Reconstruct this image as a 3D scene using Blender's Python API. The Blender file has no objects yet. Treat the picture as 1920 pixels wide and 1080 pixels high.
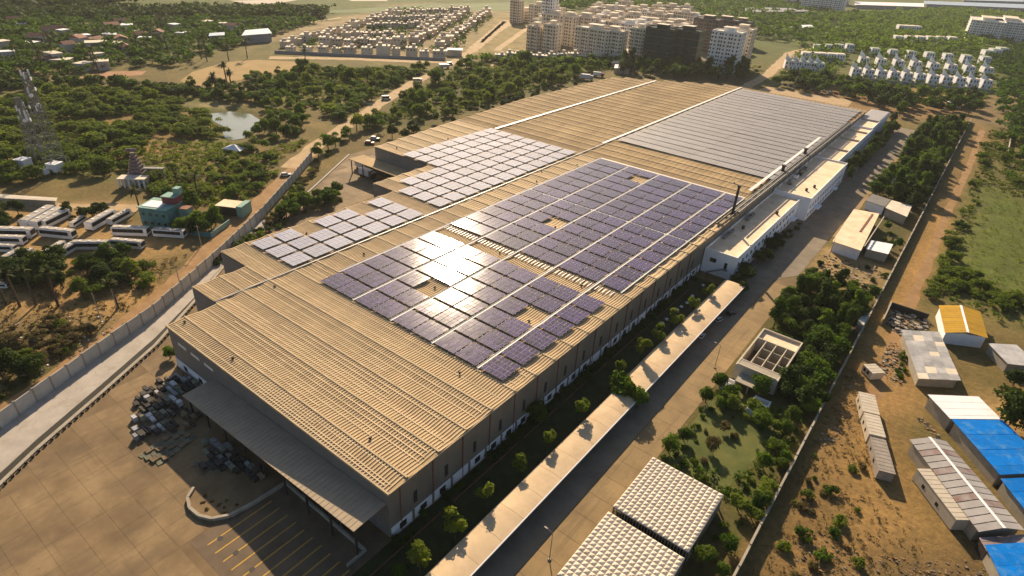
import bpy, math, random
import numpy as np
from mathutils import Matrix, Vector

S = bpy.context.scene
C = S.collection
rad = math.radians

# ------------------------------------------------------------------ camera
CAM_H = 100.0
cam_data = bpy.data.cameras.new('camera')
cam_data.sensor_width = 36.0
cam_data.lens = 21.485
cam_data.clip_start = 1.0
cam_data.clip_end = 30000.0
cam = bpy.data.objects.new('camera', cam_data)
C.objects.link(cam)
cam.matrix_world = Matrix(((0.78658157, -0.34716546, 0.51065211, 0.0),
                           (0.61531415, 0.37137303, -0.69532048, 0.0),
                           (0.05174883, 0.86113774, 0.505731, CAM_H),
                           (0, 0, 0, 1)))
S.camera = cam

# ------------------------------------------------------------------ sky, sun, exposure
SUN_EL, SUN_AZ = 27.6, -43.0          # azimuth from +Y, negative towards -X
world = bpy.data.worlds.new('World')
S.world = world
world.use_nodes = True
wn = world.node_tree
bg = wn.nodes['Background']
sky = wn.nodes.new('ShaderNodeTexSky')
sky.sky_type = 'NISHITA'
sky.sun_disc = False
sky.sun_elevation = rad(SUN_EL)
sky.sun_rotation = rad(SUN_AZ)
sky.altitude = 50
sky.air_density = 1.0
sky.dust_density = 1.5
sky.ozone_density = 1.0
wn.links.new(sky.outputs[0], bg.inputs[0])
bg.inputs[1].default_value = 0.06
sun_data = bpy.data.lights.new('sun', 'SUN')
sun_data.energy = 5.0
sun_data.angle = rad(0.53)
sun_data.color = (1.0, 0.79, 0.54)
sun = bpy.data.objects.new('sun', sun_data)
C.objects.link(sun)
_e, _a = rad(SUN_EL), rad(SUN_AZ)
SUN_DIR = Vector((math.sin(_a) * math.cos(_e), math.cos(_a) * math.cos(_e), math.sin(_e)))
sun.rotation_euler = SUN_DIR.to_track_quat('Z', 'Y').to_euler()
sun.location = SUN_DIR * 600
S.view_settings.view_transform = 'Standard'
S.view_settings.look = 'None'
S.view_settings.gamma = 1.0
S.view_settings.use_curve_mapping = False
S.view_settings.exposure = 0.75
S.cycles.use_adaptive_sampling = True
S.cycles.adaptive_threshold = 0.02
S.cycles.max_bounces = 6
S.cycles.diffuse_bounces = 3
S.cycles.glossy_bounces = 3
S.cycles.transmission_bounces = 3
S.cycles.transparent_max_bounces = 6
S.cycles.volume_bounces = 0
S.cycles.use_denoising = True
S.cycles.sample_clamp_indirect = 6.0

# ------------------------------------------------------------------ helpers
class MB:
    """collects faces, then links them as one mesh"""
    def __init__(s): s.v = []; s.f = []; s.m = []
    def quad(s, a, b, c, d, m=0):
        n = len(s.v); s.v += [a, b, c, d]; s.f.append((n, n+1, n+2, n+3)); s.m.append(m); return s
    def tri(s, a, b, c, m=0):
        n = len(s.v); s.v += [a, b, c]; s.f.append((n, n+1, n+2)); s.m.append(m); return s
    def box(s, x0, x1, y0, y1, z0, z1, m=0, top=None):
        n = len(s.v)
        s.v += [(x0,y0,z0),(x1,y0,z0),(x1,y1,z0),(x0,y1,z0),(x0,y0,z1),(x1,y0,z1),(x1,y1,z1),(x0,y1,z1)]
        for i, q in enumerate(((0,3,2,1),(4,5,6,7),(0,1,5,4),(1,2,6,5),(2,3,7,6),(3,0,4,7))):
            s.f.append(tuple(n+k for k in q)); s.m.append(top if (i == 1 and top is not None) else m)
        return s
    def cbox(s, cx, cy, z0, w, d, h, m=0, top=None):
        return s.box(cx-w/2, cx+w/2, cy-d/2, cy+d/2, z0, z0+h, m, top)
    def prism(s, poly, z0, z1, m=0, top=None):
        n = len(s.v); k = len(poly)
        s.v += [(p[0], p[1], z0) for p in poly] + [(p[0], p[1], z1) for p in poly]
        s.f.append(tuple(range(n+k-1, n-1, -1))); s.m.append(m)
        s.f.append(tuple(range(n+k, n+2*k))); s.m.append(m if top is None else top)
        for i in range(k):
            j = (i+1) % k
            s.f.append((n+i, n+j, n+k+j, n+k+i)); s.m.append(m)
        return s
    def ext(s, prof, axis, a, b, m=0, caps=True):
        """profile of (u, z) run from a to b along axis x or y (u is the other one)"""
        n = len(s.v); k = len(prof)
        for t in (a, b):
            for u, z in prof:
                s.v.append((t, u, z) if axis == 'x' else (u, t, z))
        for i in range(k):
            j = (i+1) % k
            s.f.append((n+i, n+j, n+k+j, n+k+i)); s.m.append(m)
        if caps:
            s.f.append(tuple(range(n+k-1, n-1, -1))); s.m.append(m)
            s.f.append(tuple(range(n+k, n+2*k))); s.m.append(m)
        return s
    def cyl(s, p, q, r0, r1=None, n=8, m=0, caps=True):
        r1 = r0 if r1 is None else r1
        p, q = Vector(p), Vector(q); d = (q-p).normalized()
        u = d.orthogonal().normalized(); w = d.cross(u); b = len(s.v)
        for c, r in ((p, r0), (q, r1)):
            for i in range(n):
                t = 2*math.pi*i/n
                s.v.append(tuple(c + u*(r*math.cos(t)) + w*(r*math.sin(t))))
        for i in range(n):
            j = (i+1) % n
            s.f.append((b+i, b+j, b+n+j, b+n+i)); s.m.append(m)
        if caps:
            s.f.append(tuple(range(b+n-1, b-1, -1))); s.m.append(m)
            s.f.append(tuple(range(b+n, b+2*n))); s.m.append(m)
        return s
    def mesh(s, name, mats):
        me = bpy.data.meshes.new(name)
        me.from_pydata(s.v, [], s.f)
        if not isinstance(mats, (list, tuple)): mats = [mats]
        for m in mats: me.materials.append(m)
        if len(mats) > 1: me.polygons.foreach_set('material_index', s.m)
        me.update()
        return me
    def part(s, name, mats, parent=None): return link(name, s.mesh(name, mats), parent)

def link(name, data, parent=None, loc=None, rz=None, scale=None):
    o = bpy.data.objects.new(name, data); C.objects.link(o)
    if parent is not None: o.parent = parent
    if loc is not None: o.location = loc if len(loc) == 3 else (loc[0], loc[1], 0)
    if rz is not None: o.rotation_euler = (0, 0, rz)
    if scale is not None: o.scale = scale if hasattr(scale, '__len__') else (scale,)*3
    return o
def tag(o, label, cat, group=None):
    o['label'] = label; o['category'] = cat
    if group: o['group'] = group
    return o
def thing(name, label, cat, loc=(0, 0, 0), rz=0, group=None):
    return tag(link(name, None, None, loc, rz), label, cat, group)
def struct(o): o['kind'] = 'structure'; return o
def stuff(o, label=None, cat=None):
    o['kind'] = 'stuff'
    if label: o['label'] = label; o['category'] = cat
    return o
ORDS = ('first second third fourth fifth sixth seventh eighth ninth tenth eleventh twelfth thirteenth fourteenth fifteenth '
        'sixteenth seventeenth eighteenth nineteenth twentieth').split()
def nth(i):
    return ORDS[i] if i < 20 else ('twenty-' + ORDS[i-20] if i < 29 else ('thirtieth' if i == 29 else 'thirty-' + ORDS[i-30]))
def inside(p, poly):
    x, y = p; c = False; j = len(poly)-1
    for i in range(len(poly)):
        xi, yi = poly[i][:2]; xj, yj = poly[j][:2]
        if (yi > y) != (yj > y) and x < (xj-xi)*(y-yi)/(yj-yi)+xi: c = not c
        j = i
    return c
def sheet(name, poly, z, mat, parent=None):
    me = bpy.data.meshes.new(name)
    me.from_pydata([(p[0], p[1], z) for p in poly], [], [tuple(range(len(poly)))])
    if me.polygons[0].normal.z < 0: me.flip_normals()
    me.materials.append(mat); me.update()
    o = link(name, me, parent)
    if parent is None: struct(o)
    return o
def strip(name, pts, width, z, mat, jit=0.0, seed=1):
    """road-like ribbon along a polyline"""
    r = random.Random(seed); P = [Vector(p) for p in pts]; Q = []
    for a, b in zip(P, P[1:]):
        k = max(1, int((b-a).length/6)) if jit else 1
        Q += [a+(b-a)*(i/k) for i in range(k)]
    Q.append(P[-1]); L = []; Rr = []
    for i, p in enumerate(Q):
        d = (Q[min(i+1, len(Q)-1)]-Q[max(i-1, 0)]).normalized(); n = Vector((-d.y, d.x))
        L.append(p+n*(width/2+r.uniform(-jit, jit))); Rr.append(p-n*(width/2+r.uniform(-jit, jit)))
    mb = MB()
    for i in range(len(Q)-1):
        mb.quad((*Rr[i], z), (*Rr[i+1], z), (*L[i+1], z), (*L[i], z))
    me = mb.mesh(name, mat)
    return struct(link(name, me))

# ------------------------------------------------------------------ materials
PALE = {'white_plaster', 'terrace_screed', 'quilted_roof', 'solar_glass', 'dusty_solar_glass', 'grey_solar_glass', 'skylight_sheet', 'walkway_grating', 'bus_white_paint', 'flat_roof_wash', 'flat_block_cream', 'flat_block_buff', 'flat_block_white', 'estate_cream', 'estate_sand', 'estate_buff'}
def M(name, col, rough=0.8, var=0.18, scale=0.6, col2=None, metal=0.0, spec=0.3, bump=0.0, rnd=0.0, detail=5.0, alpha_streak=None, stain=None):
    if name not in PALE:
        col = [v*0.82 for v in col]; col2 = [v*0.82 for v in col2] if col2 else None
    m = bpy.data.materials.new(name); m.use_nodes = True
    nt = m.node_tree; N = nt.nodes; Lk = nt.links
    b = N['Principled BSDF']
    b.inputs['Roughness'].default_value = rough
    b.inputs['Metallic'].default_value = metal
    b.inputs['Specular IOR Level'].default_value = spec
    c1 = [max(0, v*(1-var)) for v in col]; c2 = list(col2) if col2 else [min(1, v*(1+var)) for v in col]
    geo = N.new('ShaderNodeNewGeometry')
    nz = N.new('ShaderNodeTexNoise')
    nz.inputs['Scale'].default_value = scale; nz.inputs['Detail'].default_value = detail; nz.inputs['Roughness'].default_value = 0.62
    mp = N.new('ShaderNodeMapping'); mp.vector_type = 'POINT'
    if alpha_streak: mp.inputs['Scale'].default_value = alpha_streak
    Lk.new(geo.outputs['Position'], mp.inputs[0]); Lk.new(mp.outputs[0], nz.inputs['Vector'])
    rp = N.new('ShaderNodeValToRGB')
    rp.color_ramp.elements[0].position = 0.3; rp.color_ramp.elements[1].position = 0.7
    rp.color_ramp.elements[0].color = (*c1, 1); rp.color_ramp.elements[1].color = (*c2, 1)
    Lk.new(nz.outputs['Fac'], rp.inputs[0])
    out = rp.outputs[0]
    for stain in ([] if not stain else stain if isinstance(stain, list) else [stain]):   # (scale, threshold, colour, strength, stretch, turn): blotches and marks with a shape of their own
        sn = N.new('ShaderNodeTexNoise'); sn.inputs['Scale'].default_value = stain[0]; sn.inputs['Detail'].default_value = 9; sn.inputs['Roughness'].default_value = 0.7
        sm = N.new('ShaderNodeMapping'); sm.inputs['Scale'].default_value = stain[4]; sm.inputs['Location'].default_value = (31, 17, 5); sm.inputs['Rotation'].default_value = (0, 0, stain[5] if len(stain) > 5 else 0)
        Lk.new(geo.outputs['Position'], sm.inputs[0]); Lk.new(sm.outputs[0], sn.inputs['Vector'])
        sr_ = N.new('ShaderNodeMapRange'); sr_.inputs['From Min'].default_value = stain[1]; sr_.inputs['From Max'].default_value = stain[1]+0.14; sr_.inputs['To Max'].default_value = stain[3]
        Lk.new(sn.outputs['Fac'], sr_.inputs['Value'])
        sx_ = N.new('ShaderNodeMix'); sx_.data_type = 'RGBA'; sx_.inputs[7].default_value = (*stain[2], 1)
        Lk.new(sr_.outputs[0], sx_.inputs[0]); Lk.new(out, sx_.inputs[6]); out = sx_.outputs[2]
    if rnd:
        oi = N.new('ShaderNodeObjectInfo'); mr = N.new('ShaderNodeMapRange')
        mr.inputs['To Min'].default_value = 1-rnd; mr.inputs['To Max'].default_value = 1+rnd
        Lk.new(oi.outputs['Random'], mr.inputs['Value'])
        mx = N.new('ShaderNodeMix'); mx.data_type = 'RGBA'; mx.blend_type = 'MULTIPLY'; mx.inputs[0].default_value = 1
        Lk.new(out, mx.inputs[6]); Lk.new(mr.outputs[0], mx.inputs[7]); out = mx.outputs[2]
    Lk.new(out, b.inputs['Base Color'])
    if bump:
        bp = N.new('ShaderNodeBump'); bp.inputs['Strength'].default_value = bump; bp.inputs['Distance'].default_value = 0.3
        n2 = N.new('ShaderNodeTexNoise'); n2.inputs['Scale'].default_value = scale*4; n2.inputs['Detail'].default_value = 6
        Lk.new(geo.outputs['Position'], n2.inputs['Vector'])
        Lk.new(n2.outputs['Fac'], bp.inputs['Height']); Lk.new(bp.outputs[0], b.inputs['Normal'])
    return m

def leaf_mat(name, dark, light, scale=0.35, trans=0.3):
    m = bpy.data.materials.new(name); m.use_nodes = True
    nt = m.node_tree; N = nt.nodes; Lk = nt.links
    b = N['Principled BSDF']; b.inputs['Roughness'].default_value = 0.7; b.inputs['Specular IOR Level'].default_value = 0.08
    geo = N.new('ShaderNodeNewGeometry'); oi = N.new('ShaderNodeObjectInfo')
    nz = N.new('ShaderNodeTexNoise'); nz.inputs['Scale'].default_value = scale; nz.inputs['Detail'].default_value = 4
    Lk.new(geo.outputs['Position'], nz.inputs['Vector'])
    ad = N.new('ShaderNodeMath'); ad.operation = 'MULTIPLY_ADD'; ad.inputs[1].default_value = 0.75
    Lk.new(oi.outputs['Random'], ad.inputs[0])
    ma = N.new('ShaderNodeMath'); ma.operation = 'MULTIPLY_ADD'; ma.inputs[1].default_value = 1.5; ma.inputs[2].default_value = -0.62
    Lk.new(nz.outputs['Fac'], ma.inputs[0]); Lk.new(ma.outputs[0], ad.inputs[2])
    rp = N.new('ShaderNodeValToRGB')
    rp.color_ramp.elements[0].color = (*dark, 1); rp.color_ramp.elements[1].color = (*light, 1)
    Lk.new(ad.outputs[0], rp.inputs[0]); Lk.new(rp.outputs[0], b.inputs['Base Color'])
    tr = N.new('ShaderNodeBsdfTranslucent'); mx = N.new('ShaderNodeMixShader'); mx.inputs[0].default_value = trans
    hs = N.new('ShaderNodeHueSaturation'); hs.inputs['Saturation'].default_value = 1.1; hs.inputs['Value'].default_value = 1.3
    Lk.new(rp.outputs[0], hs.inputs['Color']); Lk.new(hs.outputs[0], tr.inputs['Color'])
    Lk.new(b.outputs[0], mx.inputs[1]); Lk.new(tr.outputs[0], mx.inputs[2])
    Lk.new(mx.outputs[0], N['Material Output'].inputs['Surface'])
    return m

m_roof = M('roof_sheet_metal', (0.56, 0.40, 0.22), 0.8, 0.24, 0.12, alpha_streak=(1, 0.25, 1), spec=0.06, rnd=0.06, detail=10, stain=(0.35, 0.52, (0.24, 0.17, 0.10), 0.5, (1, 0.18, 1)))
m_rib = M('roof_rib_crest', (0.80, 0.62, 0.39), 0.75, 0.15, 0.3, spec=0.08, rnd=0.05)  # sunlit look of the ribs painted in as a paler colour
m_roof2 = M('old_roof_sheet_metal', (0.46, 0.335, 0.19), 0.85, 0.24, 0.10, alpha_streak=(1, 0.3, 1), spec=0.03, rnd=0.08, detail=10, stain=(0.3, 0.52, (0.22, 0.155, 0.09), 0.5, (1, 0.2, 1)))  # duller, darker sheet tone for the far bays
m_ridge = M('ridge_cap_metal', (0.60, 0.46, 0.28), 0.7, 0.2, 0.4, spec=0.1)
m_clad = M('wall_cladding', (0.26, 0.22, 0.17), 0.6, 0.14, 0.25, alpha_streak=(1, 1, 0.3))
m_cladg = M('front_cladding', (0.24, 0.22, 0.20), 0.6, 0.14, 0.25)
m_white = M('white_plaster', (0.82, 0.81, 0.83), 0.8, 0.06, 0.4)
m_cream = M('cream_plaster', (0.62, 0.54, 0.42), 0.8, 0.12, 0.3)
m_terr = M('terrace_screed', (0.86, 0.62, 0.38), 0.85, 0.15, 0.25, col2=(0.90, 0.72, 0.52), stain=(0.4, 0.56, (0.5, 0.34, 0.2), 0.6, (1, 1, 1)))
m_conc = M('yard_concrete', (0.245, 0.160, 0.078), 0.85, 0.38, 0.09, col2=(0.37, 0.255, 0.13), rnd=0.04, detail=12, stain=[(0.13, 0.48, (0.13, 0.09, 0.05), 0.6, (1, 0.45, 1)), (1.0, 0.56, (0.10, 0.07, 0.042), 0.55, (0.9, 0.03, 1), 0.5), (0.8, 0.58, (0.09, 0.065, 0.04), 0.5, (0.05, 0.9, 1), 0.25), (0.6, 0.62, (0.06, 0.045, 0.03), 0.8, (1, 1, 1))])
m_conc0 = M('yard_concrete_base', (0.21, 0.142, 0.072), 0.9, 0.25, 0.2)
m_tanroad = M('tan_concrete_road', (0.33, 0.225, 0.105), 0.85, 0.2, 0.2, rnd=0.06, detail=8, stain=[(0.25, 0.52, (0.15, 0.105, 0.055), 0.5, (1, 0.2, 1)), (1.1, 0.55, (0.12, 0.085, 0.05), 0.55, (1, 0.02, 1)), (0.7, 0.62, (0.06, 0.045, 0.03), 0.8, (1, 1, 1))])
m_asph = M('asphalt', (0.25, 0.205, 0.15), 0.85, 0.25, 0.2, detail=9, stain=(0.2, 0.5, (0.24, 0.18, 0.11), 0.5, (1, 0.25, 1)))
m_asphd = M('dock_asphalt', (0.17, 0.122, 0.078), 0.85, 0.25, 0.25, detail=8)
m_apron = M('apron_concrete', (0.50, 0.445, 0.385), 0.85, 0.16, 0.2, detail=9, stain=(0.3, 0.52, (0.27, 0.22, 0.17), 0.5, (1, 1, 1)))
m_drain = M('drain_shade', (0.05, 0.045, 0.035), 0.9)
m_prec = M('precast_concrete', (0.62, 0.59, 0.53), 0.85, 0.14, 0.4, rnd=0.07)
m_conk = M('kerb_concrete', (0.42, 0.37, 0.29), 0.85, 0.15, 0.5)
m_dirt = M('dirt_track', (0.36, 0.20, 0.08), 0.95, 0.22, 0.25, col2=(0.44, 0.27, 0.12), detail=8)
m_road = M('pale_dirt_road', (0.52, 0.365, 0.20), 0.95, 0.18, 0.2, detail=8)
m_field = M('golden_field', (0.37, 0.235, 0.075), 0.95, 0.15, 0.06, col2=(0.44, 0.30, 0.11), detail=8)
m_redsoil = M('red_soil', (0.40, 0.21, 0.10), 0.95, 0.18, 0.1)
m_crop = M('crop_green', (0.13, 0.17, 0.05), 0.95, 0.2, 0.03, detail=8)
m_palef = M('pale_field', (0.60, 0.52, 0.42), 0.95, 0.12, 0.02)
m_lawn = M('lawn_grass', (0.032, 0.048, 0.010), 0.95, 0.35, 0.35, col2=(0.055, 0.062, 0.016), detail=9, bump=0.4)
m_meadow = M('meadow_grass', (0.085, 0.125, 0.022), 0.95, 0.25, 0.15, col2=(0.17, 0.17, 0.045), detail=9)
m_glass = M('dark_window', (0.018, 0.02, 0.022), 0.3, 0.2, 0.5, spec=0.25)
m_dark = M('dark_steel', (0.045, 0.04, 0.036), 0.6, 0.2, 1.0)
m_steel = M('grey_steel', (0.28, 0.27, 0.26), 0.5, 0.15, 1.0, metal=0.3)
m_rust = M('rusty_red_paint', (0.25, 0.10, 0.07), 0.8, 0.25, 1.0)
m_alu = M('aluminium_frame', (0.40, 0.385, 0.41), 0.6, 0.08, 1.0, spec=0.2)
m_walk = M('walkway_grating', (0.70, 0.68, 0.64), 0.6, 0.1, 1.5)
m_sky = M('skylight_sheet', (0.80, 0.78, 0.72), 0.45, 0.06, 0.5)
m_pan = M('solar_glass', (0.042, 0.021, 0.095), 0.092, 0.35, 0.25, spec=0.5, rnd=0.35)
m_pan2 = M('dusty_solar_glass', (0.35, 0.365, 0.47), 0.7, 0.12, 0.3, spec=0.22, rnd=0.1)  # paler and rougher than the dark panel glass
m_pan3 = M('grey_solar_glass', (0.25, 0.24, 0.25), 0.65, 0.12, 0.2, spec=0.3, rnd=0.08)
m_canopy = M('canopy_sheet', (0.46, 0.37, 0.26), 0.7, 0.1, 0.4, spec=0.15)
m_carp = M('carport_sheet', (0.76, 0.57, 0.36), 0.75, 0.14, 0.25, spec=0.1, rnd=0.05, stain=(0.5, 0.54, (0.50, 0.38, 0.24), 0.5, (1, 1, 1)))
m_yellow = M('yellow_line_paint', (0.62, 0.38, 0.06), 0.8, 0.15, 1.0)
m_trunk = M('bark', (0.12, 0.085, 0.055), 0.95, 0.25, 2.0)
m_quilt = M('quilted_roof', (0.70, 0.60, 0.48), 0.7, 0.12, 0.5, rnd=0.07, spec=0.1, stain=(0.35, 0.55, (0.42, 0.34, 0.25), 0.6, (1, 1, 1)))
m_rubble = M('rubble_mix', (0.20, 0.145, 0.09), 0.95, 0.4, 1.2, col2=(0.36, 0.28, 0.19))
m_crate = [M('crate_grey', (0.34, 0.34, 0.35), 0.7, 0.2, 1.5, rnd=0.3), M('crate_wood', (0.30, 0.21, 0.12), 0.9, 0.25, 1.5, rnd=0.3),
           M('crate_dark', (0.06, 0.055, 0.05), 0.8, 0.3, 1.5, rnd=0.3), M('crate_white', (0.66, 0.66, 0.68), 0.7, 0.1, 1.5, rnd=0.1),
           M('crate_olive', (0.24, 0.24, 0.17), 0.85, 0.25, 1.5, rnd=0.2)]
m_buswhite = M('bus_white_paint', (0.74, 0.73, 0.72), 0.35, 0.05, 0.5, spec=0.5, rnd=0.06)
m_busroof = M('bus_roof', (0.52, 0.44, 0.34), 0.6, 0.15, 0.8, rnd=0.15)
m_tyre = M('tyre_rubber', (0.02, 0.02, 0.02), 0.9)
m_teal = M('teal_plaster', (0.10, 0.26, 0.25), 0.85, 0.14, 0.4)
m_tealp = M('pale_teal', (0.28, 0.45, 0.38), 0.85, 0.12, 0.4)
m_maroon = M('maroon_paint', (0.22, 0.05, 0.06), 0.8, 0.15, 0.5)
m_gop = M('temple_stucco', (0.20, 0.16, 0.19), 0.9, 0.3, 1.2, col2=(0.34, 0.24, 0.22))
m_blue = M('blue_tarpaulin', (0.0, 0.20, 0.70), 0.6, 0.14, 0.5, spec=0.1, rnd=0.12, stain=(0.5, 0.5, (0.10, 0.27, 0.52), 0.6, (1, 1, 1)))
m_yroof = M('yellow_roof_sheet', (0.60, 0.35, 0.035), 0.7, 0.1, 0.5, spec=0.1, rnd=0.1, stain=(0.5, 0.5, (0.42, 0.25, 0.07), 0.6, (1, 1, 1)))
m_patch = M('patched_zinc', (0.42, 0.42, 0.43), 0.5, 0.22, 0.35, rnd=0.22, col2=(0.56, 0.54, 0.52))
m_zinc = M('ribbed_zinc', (0.44, 0.41, 0.39), 0.5, 0.12, 0.4, rnd=0.1)
m_zincr = M('rusty_zinc', (0.36, 0.20, 0.16), 0.7, 0.3, 0.5, col2=(0.40, 0.36, 0.35))
m_cont = M('container_cream', (0.64, 0.56, 0.44), 0.6, 0.12, 0.6)
m_contd = M('container_grey', (0.36, 0.31, 0.26), 0.7, 0.18, 0.6)
m_tower = [M('flat_block_cream', (0.80, 0.69, 0.54), 0.85, 0.08, 0.1), M('flat_block_buff', (0.68, 0.58, 0.46), 0.85, 0.08, 0.1),
           M('flat_block_white', (0.82, 0.80, 0.77), 0.85, 0.06, 0.1), M('flat_block_brown', (0.20, 0.165, 0.145), 0.9, 0.15, 0.2),
           M('scaffold_net', (0.035, 0.062, 0.055), 0.9, 0.2, 0.3)]
m_est = [M('estate_cream', (0.66, 0.55, 0.42), 0.85, 0.1, 0.2), M('estate_sand', (0.60, 0.48, 0.36), 0.85, 0.12, 0.2), M('estate_buff', (0.52, 0.42, 0.33), 0.85, 0.12, 0.2)]
m_flat = M('flat_roof_wash', (0.66, 0.58, 0.46), 0.85, 0.15, 0.3)
m_flatg = M('green_roof_wash', (0.42, 0.46, 0.36), 0.85, 0.14, 0.3)
m_estwall = M('estate_wall_paint', (0.30, 0.31, 0.34), 0.85, 0.12, 0.1)
m_tile = M('red_tile_roof', (0.33, 0.15, 0.10), 0.85, 0.2, 0.5, rnd=0.2)
m_vill = M('village_wash', (0.55, 0.50, 0.46), 0.85, 0.15, 0.3, rnd=0.25)
m_shedblue = M('pale_blue_sheet', (0.40, 0.50, 0.62), 0.5, 0.1, 0.1)
m_car = [M('car_white', (0.72, 0.72, 0.72), 0.3, 0.05), M('car_dark', (0.05, 0.05, 0.055), 0.3, 0.05), M('car_red', (0.30, 0.06, 0.04), 0.35, 0.05), M('car_silver', (0.42, 0.42, 0.43), 0.3, 0.05)]

lf_scrub = leaf_mat('scrub_leaves', (0.058, 0.096, 0.010), (0.190, 0.240, 0.034), trans=0.46)
lf_tree = leaf_mat('tree_leaves', (0.032, 0.074, 0.007), (0.130, 0.200, 0.020), trans=0.42)
lf_lawn = leaf_mat('lawn_tree_leaves', (0.09, 0.13, 0.012), (0.18, 0.22, 0.022), trans=0.4)
lf_dark = leaf_mat('dark_leaves', (0.016, 0.038, 0.005), (0.062, 0.096, 0.012))
lf_palm = leaf_mat('palm_fronds', (0.035, 0.045, 0.012), (0.085, 0.095, 0.028))
lf_dry = leaf_mat('dry_shrub', (0.09, 0.07, 0.028), (0.17, 0.135, 0.05))

# water
m_water = M('pond_water', (0.20, 0.22, 0.15), 0.12, 0.12, 0.05, spec=0.6, bump=0.02)

# ------------------------------------------------------------------ the ground: one sheet, its soil and grass colour carried per vertex
def axis(lo, a, b, hi, step):
    mid = list(np.arange(a, b+0.01, step)); up = []; s = step; v = mid[-1]
    while v < hi: s *= 1.16; v += s; up.append(v)
    dn = []; s = step; v = mid[0]
    while v > lo: s *= 1.16; v -= s; dn.append(v)
    return np.array(dn[::-1]+mid+up)
gx = axis(-7000, -480, 60, 7000, 3.0); gy = axis(-3000, -6, 560, 9000, 3.0)
GX, GY = np.meshgrid(gx, gy); P = np.stack([GX.ravel(), GY.ravel()], 1)
DRY, SOIL, GREEN, DARK = (0.215, 0.16, 0.064), (0.37, 0.225, 0.088), (0.135, 0.145, 0.038), (0.10, 0.085, 0.045)
FARG = (0.125, 0.155, 0.045)
col = np.zeros((len(P), 3)); col[:] = DRY
dist = np.hypot(P[:, 0], P[:, 1])
tf = np.clip((dist-450)/350, 0, 1)[:, None]
col = col*(1-tf)+np.array(FARG)*tf
def poly_w(poly, soft):
    poly = np.array(poly, float); n = len(poly); ins = np.zeros(len(P), bool); dd = np.full(len(P), 1e9)
    lo = poly.min(0)-soft*2; hi = poly.max(0)+soft*2
    idx = np.where((P > lo).all(1) & (P < hi).all(1))[0]; Q = P[idx]; i2 = np.zeros(len(idx), bool); d2 = np.full(len(idx), 1e9)
    for i in range(n):
        a, b = poly[i], poly[(i+1) % n]
        if a[1] != b[1]:
            i2 ^= ((a[1] > Q[:, 1]) != (b[1] > Q[:, 1])) & (Q[:, 0] < (b[0]-a[0])*(Q[:, 1]-a[1])/(b[1]-a[1])+a[0])
        ab = b-a; t = np.clip(((Q-a)@ab)/max(ab@ab, 1e-9), 0, 1); d2 = np.minimum(d2, np.hypot(*(Q-(a+t[:, None]*ab)).T))
    sd = np.where(i2, d2, -d2); w = np.zeros(len(P)); w[idx] = np.clip(sd/soft*0.5+0.5, 0, 1)
    return w
def paint(poly, c, soft=6, k=1.0):
    global col
    w = (poly_w(poly, soft)*k)[:, None]; col = col*(1-w)+np.array(c)*w
# left scrubland
paint([(-472.9,110.6),(-408.8,202.1),(-346.9,201.5),(-272.8,138.1),(-277.9,102.1),(-315.2,63.3)], GREEN, 14, 0.9)
paint([(-381.8,109.1),(-375.4,167.7),(-322.7,161.0),(-287.1,122.9),(-305.7,103.1)], SOIL, 8, 0.7)
paint([(-381.1,170.5),(-359.9,206.0),(-353.1,184.6)], (0.42, 0.33, 0.18), 6, 0.8)
paint([(-405.0,90.2),(-380.4,126.5),(-359.0,123.0),(-389.5,85.6)], SOIL, 8, 0.8)
paint([(-294.9,114.6),(-277.2,169.4),(-285.5,187.8),(-287.0,217.2),(-256.1,179.5),(-226.9,111.5),(-261.5,101.0)], (0.22, 0.17, 0.065), 10, 0.8)
paint([(-479.7,276.0),(-373.7,404.6),(-278.6,210.6),(-341.8,227.8)], (0.20, 0.17, 0.07), 14, 0.7)
paint([(-268.8,206.4),(-343.6,372.0),(-309.1,516.2),(-255.4,438.3),(-251.4,241.3)], (0.12, 0.115, 0.04), 10, 0.9)
# bus yard and the bare earth around it
paint([(-275.7,51.5),(-255.0,72.2),(-232.4,77.6),(-209.5,87.3),(-192.8,86.0),(-196.6,71.7),(-203.4,50.6),(-220.1,34.9)], (0.42, 0.27, 0.115), 5, 0.95)
paint([(-216.5,33.8),(-201.1,48.2),(-182.8,70.0),(-180.6,79.3),(-164.4,57.6),(-178.5,41.0),(-193.8,27.0)], (0.43, 0.27, 0.11), 6, 0.95)
paint([(-207.5,66.5),(-196.5,88.1),(-181.1,81.4),(-182.2,61.5),(-197.8,55.9)], (0.22, 0.16, 0.065), 5, 0.8)
paint([(-193.8,27.0),(-175.4,43.9),(-164.4,50.3),(-153.9,25.8),(-154.4,15.2)], (0.25, 0.18, 0.09), 8, 0.8)
paint([(-169.9,19.8),(-159.7,29.0),(-153.3,21.1),(-152.4,14.6)], (0.10, 0.10, 0.035), 6, 0.9)
paint([(-285.2,54.4),(-249.3,89.0),(-243.1,86.2),(-276.8,51.9)], (0.46, 0.32, 0.16), 3, 0.9)
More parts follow.
